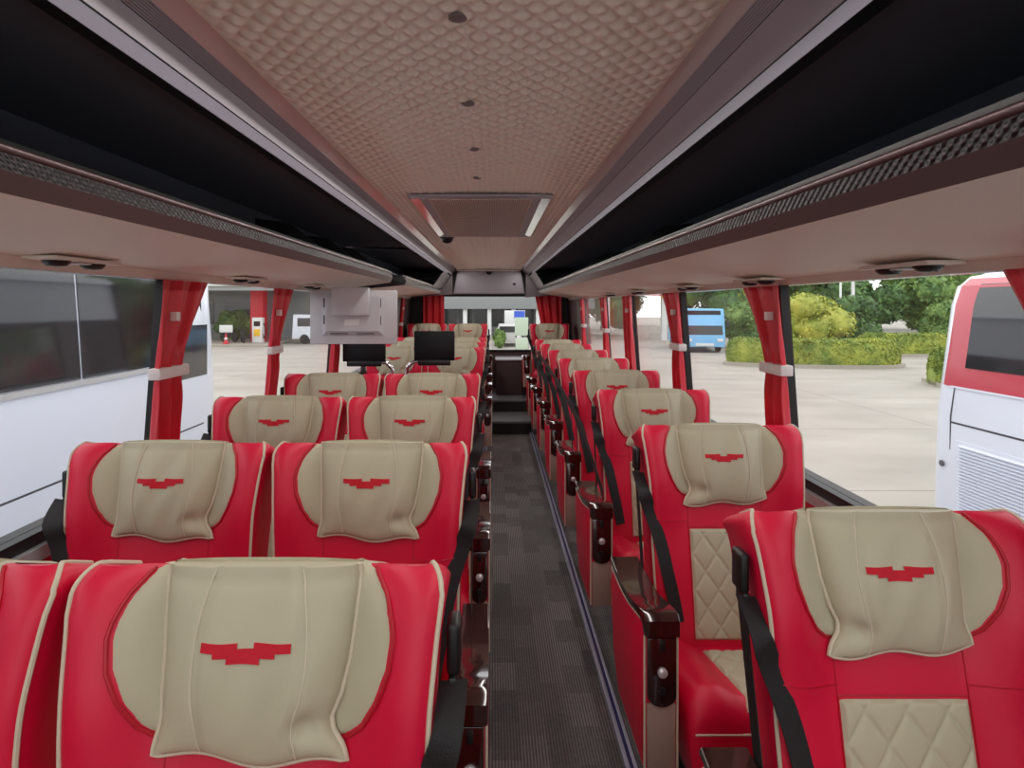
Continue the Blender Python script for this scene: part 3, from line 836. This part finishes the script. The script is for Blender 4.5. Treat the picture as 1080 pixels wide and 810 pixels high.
for yp, wt, wtie, wb, lab, tie in ((.95, .31, .18, .22, 'red curtain at the right picture edge above the nearest single seat', True),
                 (2.20, .34, .17, .20, 'red curtain on the right between the hedge view and the blue bus', True),
                 (3.41, .34, .17, .22, 'red curtain on the right just left of the blue bus', True),
                 (4.60, .30, .30, .30, 'straight untied red curtain halfway down the right side', False),
                 (5.65, .3, .16, .2, 'red curtain on the right behind the straight untied one', True),
                 (7.05, .2, .12, .16, 'narrow red curtain on the right nearest the rear', True)):
    curtain(1, yp, wt, wtie, wb, lab, tie=tie)
# rear window curtains
def rear_curtain(x0, x1, x1b, label):
    root = empty('curtain', (x0, Y1-.06, .9)); tag(root, label, 'curtain', 'red curtains beside the rear window')
    def fn(u, v):
        z = (rz1+.02)+(0.86-rz1-.02)*(1-v); xe = x1b+(x1-x1b)*v; x = x0+(xe-x0)*u
        return Vector((x-x0, .015*math.sin(u*20), z-.9))
    F = [[fn(i/30, j/12) for i in range(31)] for j in range(13)]
    MB().loft([f+[p+Vector((0, .004, 0)) for p in f[::-1]] for f in F]).build('cloth', M['curtain'], root, 60)
rear_curtain(-1.0, -.70, -.70, 'dark red curtain left of the rear window')
rear_curtain(.98, .60, .76, 'dark red curtain right of the rear window')

# ------------------------------------------------------------------ big drop-down monitor (seen from its back)
root = empty('ceiling_monitor', (-.875, 3.80, 1.425)); tag(root, 'large grey flip-down monitor seen from behind, hanging under the left rack', 'monitor')
w2, h2 = .272, .168
MB().box(-w2, w2, .0, .035, -h2, h2, .006).build('monitor_shell', M['grey'], root)
mb = MB()
def trap(a, y): return [(-a[0], y, -a[1]), (a[0], y, -a[1]), (a[0], y, a[2]), (-a[0], y, a[2])]
mb.loft([trap((.195, .118, .13), .001), trap((.165, .085, .13), -.026)]); mb.build('raised_back', M['grey'], root, 20)
MB().box(-.12, .11, -.075, -.02, .012, .185, .008).build('mounting_box', M['grey'], root)
MB().box(-.05, .045, -.030, -.0255, -.055, -.012, .002).build('rating_label', M['bldgwhite'], root)
for x, z, a, b in ((-.178, .09, .005, .028), (-.178, -.015, .005, .028), (.172, .09, .005, .028), (.172, -.02, .005, .028), (-.085, -.102, .055, .004), (.08, -.102, .055, .004)):
    MB().box(x-a, x+a, -.020, -.010, z-b, z+b, .001).build('vent_slot', M['greydark'], root)
MB().box(-.25, .25, .034, .037, -.15, .15).build('screen_face', M['screen'], root)

# ------------------------------------------------------------------ small swing-arm screens behind the fourth row
for (x, z, y, w, h, s, lab) in ((-.955, 1.155, 4.50, .158, .102, 1, 'small black screen on a chrome arm, left of the pair behind the fourth row'),
                                (-.435, 1.185, 4.50, .150, .125, -1, 'small black screen on a chrome arm, right of the pair behind the fourth row')):
    root = empty('arm_screen', (x, y, .02)); tag(root, lab, 'screen', 'small black screens behind the fourth row')
    zc = z-.02
    MB().box(-w, w, -.012, .016, zc-h+.03, zc+h, .006).build('display', M['screen'], root)
    MB().box(-w*.8, w*.8, -.02, .012, zc-h-.005, zc-h+.035, .005).build('lower_bar', M['black_plastic'], root)
    xb = s*.21
    MB().tube(catmull([(s*w*.72, .02, zc-h+.02), (s*w*.98, .02, zc-h+.02), (s*.185, .02, zc-h-.005), (xb, .02, zc-h-.08), (xb, .02, .5), (xb, .02, .0)], 8), .015, 10).build('chrome_arm', M['chrome'], root)
    MB().lathe([(.05, 0), (.05, .01), (.03, .018)], 20, Matrix.Translation((xb, .02, 0))).build('foot_plate', M['dark_metal'], root)

#EXT_BEGIN
# ------------------------------------------------------------------ outside: yard, coaches, planting, buildings
GZ0 = -1.25
struct(MB().box(-90, 90, -40, 140, GZ0-.2, GZ0).build('ground', M['ground']))

def wheel(parent, x, y, r=.5):
    Mx = Matrix.Translation((x, y, GZ0+r)) @ Matrix.Rotation(PI/2, 4, 'Y')
    o = MB().lathe([(r*.6, -.14), (r*.95, -.14), (r, -.09), (r, .09), (r*.95, .14), (r*.6, .14)], 28, Mx).build('wheel', M['rubber'], parent)
    MB().lathe([(r*.58, -.145), (r*.5, -.12), (r*.2, -.12), (r*.18, -.16), (.01, -.165)], 20, Mx).lathe([(r*.58, .145), (r*.5, .12), (r*.2, .12), (r*.18, .16), (.01, .165)], 20, Mx).build('hub', M['chrome'], o)

# white coach parked alongside on the left
root = empty('coach', (0, 0, 0)); tag(root, 'white coach with a dark window band parked close beside the left windows', 'coach')
XL = -3.3
sec = [(XL, GZ0+.3), (XL+.015, .55), (XL, .87), (XL-.06, 1.75), (XL-.16, 2.05), (XL-.4, 2.25), (XL-2.1, 2.25), (XL-2.34, 2.05), (XL-2.44, 1.75), (XL-2.5, .87), (XL-2.5, GZ0+.3)]
def coach_body(sec, stations):
    mb = MB(); cx = sum(p[0] for p in sec)/len(sec)
    rings = []
    for y, fx, top in stations:
        rings.append([(cx+(x-cx)*fx, y, min(z, top) if z > top else z) for x, z in sec])
    return mb.loft(rings)
coach_body(sec, [(-5, 1, 3), (6.9, 1, 3), (7.12, .985, 2.2), (7.26, .95, 2.1), (7.36, .90, 2.0)]).build('body', M['white_paint'], root, 30)
def side_band(x0, z0, x1, z1, y0, y1, t, sgn=1, mb=None):
    mb = mb or MB()
    mb.prism([(x0, z0), (x0+sgn*t, z0), (x1+sgn*t, z1), (x1, z1)], y0, y1, 'y'); return mb
zb, ztp = .91, 1.80
for i, (a, b) in enumerate(((-4.6, -3.2), (-3.17, -1.6), (-1.57, .1), (.13, 1.75), (1.78, 3.3), (3.33, 4.85), (4.88, 6.2))):
    side_band(XL-.003, zb, XL-.065, ztp, a, b, .012).build('window_pane', M['coachglass'], root)
side_band(XL-.0, .71, XL-.0, 1.28, 6.35, 6.98, .012).build('driver_window', M['coachglass'], root)
side_band(XL-.05, 1.32, XL-.065, ztp, 6.3, 6.95, .012).build('front_quarter_window', M['coachglass'], root)
side_band(XL, .86, XL, .90, -4.9, 6.25, .02).build('window_trim', M['white_trim'], root)
sm = side_band(XL+.008, .155, XL+.008, .172, -4.9, 6.9, .004); 
sm.build('body_seam', M['seam'], root)
MB().prism([(XL-.2, .7), (XL-2.3, .7), (XL-2.25, 1.9), (XL-.25, 1.9)], 7.3, 7.39, 'y', .02).build('windscreen', M['coachglass'], root)
for y in (-3.2, 5.2):
    wheel(root, XL-.16, y); wheel(root, XL-2.34, y)

# white and red coach on the right
root = empty('coach', (0, 0, 0)); tag(root, 'white coach with a red window surround and louvred engine grille beside the right windows', 'coach')
XR = 3.72
def xr(z): return XR + (.0 if z < .6 else (z-.6)*.14)
sec = [(XR-.02, GZ0+.3), (XR-.02, .0), (xr(.6), .6), (xr(.84), .84), (xr(1.5), 1.5), (xr(1.5)+.05, 1.66), (xr(1.5)+.14, 1.74), (xr(1.5)+.35, 1.80), (XR+2.05, 1.80), (XR+2.3, 1.66), (XR+2.4, .84), (XR+2.45, GZ0+.3)]
coach_body(sec, [(-6, 1, 3), (5.0, 1, 3), (5.08, .985, 1.77), (5.13, .955, 1.70), (5.16, .93, 1.62)]).build('body', M['white_paint'], root, 30)
rd = MB()
def rband(z0, z1, y0, y1, t=.006, m='coachred', name='red_surround', mb=None):
    mb = mb or MB()
    mb.prism([(xr(z0), z0), (xr(z0)-t, z0), (xr(z1)-t, z1), (xr(z1), z1)], y0, y1, 'y'); return mb
def rsurf(z): return xr(z) if z < 1.5 else xr(1.5)+interp([(1.5, 0), (1.66, .05), (1.74, .14)], z)
mb = MB()
zz = [.84, 1.0, 1.2, 1.4, 1.5, 1.6, 1.66, 1.72]
mb.loft([[(rsurf(z)-.007, -5.9, z) for z in zz]+[(rsurf(z)+.01, -5.9, z) for z in zz[::-1]],
         [(rsurf(z)-.007, 5.0, z) for z in zz]+[(rsurf(z)+.01, 5.0, z) for z in zz[::-1]],
         [(rsurf(z)+.016, 5.09, z) for z in zz]+[(rsurf(z)+.05, 5.09, z) for z in zz[::-1]]])
mb.build('red_surround', M['coachred'], root, 30)
zz = [1.0, 1.2, 1.4, 1.5, 1.6, 1.67]
for a, b in ((-5, -3.1), (-3.05, -1.1), (-1.05, .9), (.95, 2.8), (2.85, 4.84)):
    mb = MB(); mb.loft([[(rsurf(z)-.012, y, z) for z in zz]+[(rsurf(z), y, z) for z in zz[::-1]] for y in (a, b)])
    mb.build('window_pane', M['coachglass'], root)
sm = MB(); rband(.83, .845, -5.9, 4.97, .010, mb=sm); sm.build('white_edge_line', M['white_paint'], root)
sm = MB(); rband(.545, .560, -5.9, 4.925, .004, mb=sm); sm.build('body_seam', M['seam'], root)
sm = MB(); sm.prism([(XR-.024, -1), (XR-.02, -1), (XR-.0, .6), (xr(.83), .83), (xr(.83)-.004, .83), (XR-.006, .6)], 4.925, 4.935, 'y'); sm.build('rear_seam', M['seam'], root)
fr = MB(); fr.prism([(XR-.026, -.42), (XR-.018, -.42), (XR-.006, .42), (XR-.014, .42)], 3.75, 4.86, 'y'); lv = fr.build('engine_grille', M['white_paint'], root)
lb = MB()
for i in range(30):
    z = -.38+i*.026; x = XR-.022+.008*(z+.42)/.84
    lb.prism([(x, z), (x-.022, z+.004), (x-.022, z+.010), (x, z+.019)], 3.80, 4.82, 'y')
lb.build('louvre_slats', M['white_paint'], lv)
MB().lathe([(.025, 0), (.025, .01), (.01, .014)], 16, Matrix.Translation((XR-.02, 5.0, .2)) @ Matrix.Rotation(-PI/2, 4, 'Y')).build('flap_lock', M['greydark'], root)
for y in (-4, 2.6):
    wheel(root, XR+.16, y); wheel(root, XR+2.2, y)

# small blue bus seen from the front
def blue_bus(loc, rz, label):
    root = empty('bus', loc, rz); tag(root, label, 'bus')
    w, l, h = 1.14, 6.5, 2.55
    prof = [(-.0, .35), (-.06, .9), (.02, 1.25), (.22, 2.3), (.40, h), (l-.1, h), (l, 2.2), (l, .35)]
    MB().prism(prof, -w, w, 'x', .06, 3).build('body', M['busblue'], root)
    MB().prism([(.01, 1.02), (.225, 2.12), (.20, 2.14), (-.03, 1.04)], -w+.12, w-.12, 'x', .008).build('windscreen', M['bldgdark'], root)
    MB().prism([(.2, 2.2), (.3, 2.42), (.28, 2.44), (.17, 2.22)], -w+.2, w-.2, 'x').build('destination_board', M['screen'], root)
    for s in (-1, 1):
        MB().box(s*.86-.16, s*.86+.16, -.075, .0, .66, .82, .02).build('headlight', M['white_cloth'], root)
        for y in (1.3, 5.0):
            Mx = Matrix.Translation((s*(w-.12), y, .42)) @ Matrix.Rotation(PI/2, 4, 'Y')
            MB().lathe([(.2, -.12), (.40, -.12), (.42, -.06), (.42, .06), (.40, .12), (.2, .12)], 20, Mx).build('wheel', M['rubber'], root)
        MB().tube([(s*w, .2, 2.1), (s*(w+.12), -.05, 2.05), (s*(w+.14), -.05, 1.75)], .03, 6).box(s*(w+.14)-.07, s*(w+.14)+.07, -.1, -.02, 1.5, 1.85, .02).build('mirror', M['black_plastic'], root)
        for i in range(3): MB().box(s*w-.012, s*w+.012, .9+i*1.8, 2.55+i*1.8, 1.25, 2.1).build('side_window', M['bldgdark'], root)
    MB().box(-.5, .5, -.085, -.02, .40, .56, .01).build('number_plate_panel', M['bldgwhite'], root)
blue_bus((12.2, 35, GZ0), math.radians(-8), 'small light blue bus seen from the front beyond the right windows')

def leaves(mb, pts_fn, n, size, r):
    for _ in range(n):
        p, nrm = pts_fn(r)
        t = Vector((r.gauss(0, 1), r.gauss(0, 1), r.gauss(0, 1))); t = (t - nrm*t.dot(nrm)*.5).normalized()
        b = t.cross(Vector((r.gauss(0, 1), r.gauss(0, 1), r.gauss(0, 1)))).normalized()
        s = size*r.uniform(.6, 1.3)
        mb.add([p-t*s, p+b*s*.5, p+t*s, p-b*s*.5], [(0, 1, 2, 3)])
def blob(mb, c, rad, r, n=14, m=9, amp=.18):
    ph = [r.uniform(0, 6) for _ in range(6)]
    rings = []
    for j in range(m+1):
        th = PI*j/m; ring = []
        for i in range(n):
            a = 2*PI*i/n
            k = 1+amp*(math.sin(3*a+ph[0]+2*th)+math.sin(5*th+ph[1]+2*a))*.5
            ring.append((c[0]+rad[0]*k*math.sin(th)*math.cos(a), c[1]+rad[1]*k*math.sin(th)*math.sin(a), c[2]+rad[2]*k*math.cos(th)))
        rings.append(ring)
    mb.loft(rings, True, True)
def crown_mesh(seed, rx, rz, nb, nl, size):
    r = random.Random(seed); mb = MB(); blobs = []
    for i in range(nb):
        a = r.uniform(0, 2*PI); q = r.uniform(.1, .62); z = r.uniform(-.6, .65)
        c = (rx*q*math.cos(a), rx*q*math.sin(a), rz*z); k = r.uniform(.38, .55)*(1-.25*abs(z))
        blobs.append((c, (rx*k, rx*k, rz*k*.85))); blob(mb, c, [v*.86 for v in blobs[-1][1]], r)
    def pt(r):
        c, rad = r.choice(blobs); n = Vector((r.gauss(0, 1), r.gauss(0, 1), r.gauss(0, 1))).normalized(); k = r.uniform(.86, 1.12)
        return Vector((c[0]+n.x*rad[0]*k, c[1]+n.y*rad[1]*k, c[2]+n.z*rad[2]*k)), n
    leaves(mb, pt, nl, size, r)
    return mb
def tree(x, y, h, rx, leafm, seed, label, group, trunk=True, shrub=False, name='tree'):
    root = empty(name, (x, y, GZ0)); tag(root, label, 'shrub' if shrub else 'tree', group)
    ch = h*(.55 if shrub else .47); cz = h-ch
    cr = crown_mesh(seed, rx, ch, 14, 5200, .13 if shrub else .26).build('foliage', M[leafm], root, 60, recalc=False); cr.location = (0, 0, cz)
    tr = MB(); r = random.Random(seed)
    tr.tube(catmull([(0, 0, -.05), (.05, .02, cz*.4), (-.04, .05, cz*.8), (.02, 0, cz+ch*.3)], 5), lambda t: (.16 if not shrub else .05)*(1-.6*t), 8)
    for i in range(4):
        a = r.uniform(0, 6.28); tr.tube([(0, .03, cz*.7), (math.cos(a)*rx*.3, math.sin(a)*rx*.3, cz), (math.cos(a)*rx*.5, math.sin(a)*rx*.5, cz+ch*.3)], lambda t: (.07 if not shrub else .025)*(1-.6*t), 6)
    tr.build('trunk', M['bark'], root)
    return root
# planting on the right
tree(18.5, 36, 3.7, 2.3, 'leaf_yellow', 3, 'rounded yellow green shrub rising behind the long hedge', 'shrubs behind the hedge', shrub=True, name='shrub')
tree(21.9, 36.8, 3.4, 2.0, 'leaf_dark', 4, 'rounded dark green shrub behind the right end of the long hedge', 'shrubs behind the hedge', shrub=True, name='shrub')
tree(16.4, 40, 3.0, 1.8, 'leaf_mid', 5, 'mid green shrub just right of the blue bus', 'shrubs behind the hedge', shrub=True, name='shrub')
pos = [(12, 67, 12, 5.0, 'leaf_mid'), (19, 55, 10.5, 4.8, 'leaf_dark'), (27, 70, 12.5, 5.0, 'leaf_yellow'), (29.5, 57, 10.5, 5.0, 'leaf_dark'), (38, 74, 14, 5.4, 'leaf_mid'), (41.5, 57, 11.5, 5.4, 'leaf_mid'), (47, 68, 13, 5.4, 'leaf_dark'),
       (34.3, 48.5, 6, 3.0, 'leaf_mid'), (28.4, 46.5, 5, 2.6, 'leaf_dark'), (54, 57, 9, 4.6, 'leaf_mid')]
tree(10.5, 55.5, 8, 2.2, 'leaf_mid', 41, 'mid green tree left of the white gate canopy', 'trees beyond the right windows')
tree(18, 80, 13, 5.0, 'leaf_dark', 42, 'dark tall tree behind the white gate canopy', 'trees beyond the right windows')
tw = ['leftmost', 'second from left', 'third from left', 'fourth from left', 'fifth from left', 'sixth from left', 'seventh from left']
for i, (x, y, h, rx, lm) in enumerate(pos):
    lab = f'tall leafy tree in the far row beyond the hedges, {tw[i]}' if i < 7 else ['smaller mid green tree in front of the far row', 'smaller dark green tree near the white light pole', 'tall tree at the right end of the far row'][i-7]
    tree(x, y, h, rx, lm, 20+i, lab, 'trees beyond the right windows')
for i, (x, y, h, rx, lm) in enumerate([(-12, 64, 9, 5, 'leaf_dark'), (-28, 66, 9, 5, 'leaf_mid'), (-40, 62, 9, 5, 'leaf_dark')]):
    tree(x, y, h, rx, lm, 50+i, ['tall tree behind the rear building on the left', 'tree behind the left filling station', 'far left tree behind the filling station'][i], 'trees on the left')
def hedge(name_pts, w, h, label, seed):
    root = empty('hedge', (name_pts[0][0], name_pts[0][1], GZ0)); tag(root, label, 'hedge', 'clipped hedges'); r = random.Random(seed)
    o = Vector((name_pts[0][0], name_pts[0][1], 0))
    path = catmull([(p[0], p[1], 0) for p in name_pts], 8); path = [p-o for p in path]
    mb = MB(); rings = []; n = len(path)
    for i, p in enumerate(path):
        t = (path[min(i+1, n-1)]-path[max(i-1, 0)]).normalized(); sd = Vector((t.y, -t.x, 0))
        e = min(1., (i+.4)/2., (n-.6-i)/2.)**.5
        rings.append([p+sd*w/2*e*a+Vector((0, 0, z*h)) for a, z in ((1, 0.02), (1.04, .5), (1, .86*e), (.8, .97*e), (0, 1*e), (-.8, .97*e), (-1, .86*e), (-1.04, .5), (-1, .02))])
    mb.loft(rings)
    def pt(r):
        i = r.randrange(n-1); k = r.randrange(9); f = r.random()
        a = Vector(rings[i][k]).lerp(Vector(rings[i+1][k]), f); b = Vector(rings[i][(k+1) % 9 if k < 8 else 7]).lerp(Vector(rings[i+1][(k+1) % 9 if k < 8 else 7]), f)
        c = a.lerp(b, r.random()); nn = (c-(path[i]+Vector((0, 0, h*.4)))).normalized()
        return c+nn*r.uniform(-.02, .06), nn
    leaves(mb, pt, 9000, .07, r)
    mb.build('foliage', M['leaf_hedge'], root, 60, recalc=False)
    kb = MB(); kb.loft([[p+Vector((0, 0, 0))+ (Vector((-(path[min(i+1, n-1)]-path[max(i-1, 0)]).y, (path[min(i+1, n-1)]-path[max(i-1, 0)]).x, 0)).normalized()*sx*(w/2+.2))+Vector((0, 0, zz)) for sx, zz in ((1, -.02), (1, .14), (.9, .15), (-.9, .15), (-1, .14), (-1, -.02))] for i, p in enumerate(path)])
    kb.build('kerb', M['concrete_kerb'], root)
hedge([(11.1, 28.7), (12.6, 27.7), (14.6, 27.15), (16.9, 27.0), (17.9, 27.8)], 1.3, 1.22, 'long clipped yellow green hedge with a rounded right end', 2)
hedge([(20.0, 33.5), (23.5, 33.0), (28.5, 33.5)], 1.3, 1.2, 'clipped green hedge farther back across the driveway', 3)
hedge([(15.1, 20.9), (16.6, 20.6), (20, 21.5)], 1.4, 1.25, 'short clipped hedge end beside the white and red coach', 4)
root = empty('light_pole', (26.1, 44, GZ0)); tag(root, 'white double light pole among the trees on the right', 'light pole')
MB().lathe([(.14, 0), (.10, 5.6), (.05, 5.65)], 12).build('post', M['bldgwhite'], root)
MB().lathe([(.08, 0), (.07, 4.6), (.03, 4.65)], 12, Matrix.Translation((-.9, 0, 0))).build('second_post', M['bldgwhite'], root)
MB().tube([(0, 0, 5.4), (-.5, 0, 5.3), (-.9, 0, 4.62)], .04, 6).build('brace', M['bldgwhite'], root)

# filling station at the left rear
root = empty('filling_station', (-19, 44, GZ0)); tag(root, 'grey filling station with a white canopy edge and red columns at left', 'building')
MB().box(-12, 7, -3, 6, 4.05, 4.6, .03).build('canopy', M['bldgwhite'], root)
MB().box(-12, 7, 6, 7, 0, 4.05).build('rear_wall', M['bldg'], root)
for x in (-9, 2.0): MB().box(x-.45, x+.45, -.4, .5, 0, 4.05, .02).build('column', M['bldgred'], root)
for x in (-7, -3, 4.5): MB().box(x, x+3, 5.93, 6.0, 1.2, 3.0).build('shop_window', M['bldgdark'], root)
MB().box(-12, 4, -3.6, 3, .0, .14, .02).build('island_kerb', M['concrete_kerb'], root)
MB().box(-12, 7, -3.02, -2.98, 3.75, 3.95).build('fascia_strip', M['bldg'], root)
root = empty('fuel_pump', (-16.4, 42.4, GZ0+.146)); tag(root, 'white fuel pump in front of the red column', 'fuel pump')
MB().box(-.35, .35, -.25, .25, 0, 1.75, .03).build('cabinet', M['bldgwhite'], root)
MB().box(-.22, .22, -.27, -.24, 1.15, 1.5, .005).build('display', M['screen'], root)
MB().box(-.22, .22, -.27, -.24, .45, .95, .005).build('yellow_panel', M['yellow'], root)
MB().tube(catmull([(.36, 0, 1.4), (.55, -.1, .8), (.42, -.05, .3), (.36, 0, .6)], 6), .03, 6).build('hose', M['rubber'], root)
root = empty('sign_board', (-18.3, 41.6, GZ0+.146)); tag(root, 'small white board sign on a post beside the fuel pump', 'sign')
MB().box(-.45, .45, -.03, .03, .75, 1.25, .01).build('board', M['bldgwhite'], root); MB().box(-.04, .04, -.02, .02, 0, .78).build('post', M['dark_metal'], root)
root = empty('traffic_cone', (-18.0, 40.9, GZ0+.146)); tag(root, 'red and white traffic cone below the small white sign', 'cone')
MB().box(-.2, .2, -.2, .2, 0, .04, .01).build('base', M['bldgred'], root); MB().lathe([(.15, .04), (.03, .72), (.01, .73)], 16).build('cone', M['bldgred'], root); MB().lathe([(.112, .3), (.085, .44), (.08, .44)], 16).build('white_band', M['bldgwhite'], root)
def bike(x, y, rz, label):
    root = empty('motorcycle', (x, y, GZ0+.146), rz); tag(root, label, 'motorcycle', 'motorcycles at the filling station')
    for yy in (-.6, .6):
        MB().lathe([(.2, -.05), (.29, -.05), (.3, 0), (.29, .05), (.2, .05)], 18, Matrix.Translation((0, yy, .3)) @ Matrix.Rotation(PI/2, 4, 'Y')).build('wheel', M['rubber'], root)
    MB().prism([(-.35, .35), (.3, .35), (.4, .65), (.15, .8), (-.5, .78), (-.6, .6)], -.12, .12, 'x', .03).build('engine_body', M['dark_metal'], root)
    MB().box(-.13, .13, -.6, .05, .78, .88, .03).build('saddle', M['black_plastic'], root)
    MB().tube([(-.35, .42, 1.02), (0, .5, 1.0), (.35, .42, 1.02)], .025, 6).build('handlebar', M['black_plastic'], root)
    MB().tube([(0, .5, 1.0), (0, .6, .3)], .035, 6).build('fork', M['dark_metal'], root)
bike(-17.4, 42.2, .5, 'dark motorcycle parked left of the fuel pump'); bike(-18.8, 43.2, 1.1, 'second dark motorcycle, farther left of the fuel pump')
tree(-20.5, 48.3, 2.6, 1.6, 'leaf_mid', 71, 'green shrub at the back of the filling station', 'trees on the left', shrub=True, name='shrub')
# red and white van beyond
root = empty('van', (-9.6, 44, GZ0), math.radians(90)); tag(root, 'white van with dark windows seen between the curtain and the monitor', 'van')
MB().prism([(0, .35), (-.05, .95), (.9, 1.25), (1.5, 2.05), (4.6, 2.1), (4.7, .35)], -.9, .9, 'x', .05, 3).build('body', M['white_paint'], root)
MB().prism([(.98, 1.3), (1.5, 1.95), (1.45, 1.98), (.92, 1.3)], -.78, .78, 'x').build('windscreen', M['coachglass'], root)
for s in (-1, 1):
    MB().box(s*.9-.01, s*.9+.01, 1.6, 4.3, 1.25, 1.85).build('side_window', M['coachglass'], root)
    for y in (1, 3.8): MB().lathe([(.15, -.1), (.33, -.1), (.35, 0), (.33, .1), (.15, .1)], 18, Matrix.Translation((s*.82, y, .35)) @ Matrix.Rotation(PI/2, 4, 'Y')).build('wheel', M['rubber'], root)

tree(32.4, 43.2, 3.3, 1.9, 'leaf_mid', 61, 'rounded mid green shrub behind the farther hedge', 'shrubs behind the hedge', shrub=True, name='shrub')
# building behind the coach
root = empty('terminal_building', (0.5, 50, GZ0)); tag(root, 'low terminal building with white pillars and dark windows behind the rear window', 'building')
MB().box(-9, 7.5, 3, 9, 0, 5.4).build('front_wall', M['bldg'], root)
MB().box(-9.5, 7.8, -.5, 3.2, 2.45, 4.7, .03).build('canopy', M['bldg'], root)
for i in range(9):
    x = -8.8+i*2.0
    MB().box(x-.17, x+.17, -.2, .2, 0, 2.45, .01).build('pillar', M['bldgwhite'], root)
for i in range(12):
    x = -8.9+i*1.34
    MB().box(x+.1, x+1.2, 2.92, 3.0, .9, 3.2).build('window_pane', M['bldgdark'], root)
MB().box(-9.5, 7.8, -1.5, 3, 0, .16, .02).build('kerb_step', M['concrete_kerb'], root)
root = empty('terminal_sign', (1.75, 47.5, GZ0)); tag(root, 'tall blue and white sign panel in front of the terminal', 'sign')
MB().box(-.85, .75, -.04, .04, 1.2, 2.35, .01).build('white_board', M['bldgwhite'], root); MB().box(-.1, .72, -.06, -.03, 1.75, 2.3).build('blue_field', M['bluesign'], root)
for x in (-.7, .6): MB().box(x-.04, x+.04, -.04, .04, 0, 1.2).build('post', M['dark_metal'], root)
root = empty('poster_board', (.94, 20, GZ0)); tag(root, 'pale green poster board standing outside the rear window', 'sign')
MB().box(-.22, .22, -.02, .02, 1.75, 2.35, .01).build('board', M['greensign'], root); MB().box(-.20, .20, -.02, .02, 1.3, 1.68, .01).build('lower_board', M['greensign'], root)
for x in (-.18, .18): MB().box(x-.02, x+.02, -.01, .015, 0, 1.8).build('post', M['dark_metal'], root)
root = empty('car', (1.0, 40, GZ0)); tag(root, 'silver car parked in front of the terminal behind the rear window', 'car')
MB().prism([(-.86, .35), (.86, .35), (.88, .85), (.7, .95), (.58, 1.42), (-.58, 1.42), (-.7, .95), (-.88, .85)], 0, 4.2, 'y', .05, 3).build('body', M['white_trim'], root)
MB().prism([(-.66, .97), (.66, .97), (.54, 1.36), (-.54, 1.36)], -.03, .02, 'y').build('windscreen', M['coachglass'], root)
for s in (-1, 1):
    MB().box(s*.62-.15, s*.62+.15, -.03, .02, .62, .76, .02).build('headlight', M['white_cloth'], root)
    for y in (.8, 3.3): MB().lathe([(.12, -.1), (.29, -.1), (.31, 0), (.29, .1), (.12, .1)], 16, Matrix.Translation((s*.8, y, .31)) @ Matrix.Rotation(PI/2, 4, 'Y')).build('wheel', M['rubber'], root)
tree(.35, 39, 1.3, .4, 'leaf_mid', 81, 'small green plant standing left of the silver car', 'trees on the left', shrub=True, name='shrub')
# roadside canopy over the blue bus
root = empty('gate_canopy', (12.6, 48, GZ0)); tag(root, 'white gate canopy with red and yellow sign above the blue bus', 'building')
MB().box(-4, 1.3, -1, 3, 4.3, 4.9, .03).build('roof', M['bldgwhite'], root)
for x in (-3.6, .9): MB().box(x-.2, x+.2, -.2, .2, 0, 4.3).build('column', M['bldgwhite'], root)
MB().box(-1.5, .4, -1.06, -1.0, 3.5, 4.25).build('red_sign', M['bldgred'], root); MB().box(.45, .8, -1.06, -1.0, 3.3, 4.25).build('yellow_sign', M['yellow'], root)
root = empty('low_building', (-2, 64, GZ0)); 
bpy.data.objects.remove(root)
#EXT_END

# ------------------------------------------------------------------ light
SC.cycles.diffuse_bounces = 8
W = bpy.data.worlds.new('overcast'); SC.world = W; W.use_nodes = True; nt = W.node_tree
bg = nt.nodes['Background']; tc = nt.nodes.new('ShaderNodeTexCoord'); sp = nt.nodes.new('ShaderNodeSeparateXYZ'); rp = nt.nodes.new('ShaderNodeValToRGB')
nt.links.new(tc.outputs['Generated'], sp.inputs[0]); nt.links.new(sp.outputs[2], rp.inputs[0]); nt.links.new(rp.outputs[0], bg.inputs[0])
rp.color_ramp.elements[0].color = (.93, .95, .97, 1); rp.color_ramp.elements[1].color = (.98, .99, 1.0, 1)
bg.inputs[1].default_value = 1.0
def area(name, loc, rot, sx, sy, power, col=(1, 1, 1)):
    l = bpy.data.lights.new(name, 'AREA'); l.shape = 'RECTANGLE'; l.size = sx; l.size_y = sy; l.energy = power; l.color = col
    o = bpy.data.objects.new(name, l); COL.objects.link(o); o.location = loc; o.rotation_euler = rot; return o
FILLP = 14
# added fill lights along both ceiling edges, to brighten the aisle and ceiling
area('fill_light_left', (-.50, 3.2, 1.965), (0, math.radians(-14), 0), .05, 10.4, FILLP, (1, .95, .9))
area('fill_light_right', (.385, 3.2, 1.965), (0, math.radians(14), 0), .05, 10.4, FILLP, (1, .95, .9))
vs = SC.view_settings; vs.view_transform = 'Standard'; vs.look = 'None'; vs.gamma = 1; vs.use_curve_mapping = False; vs.exposure = .98
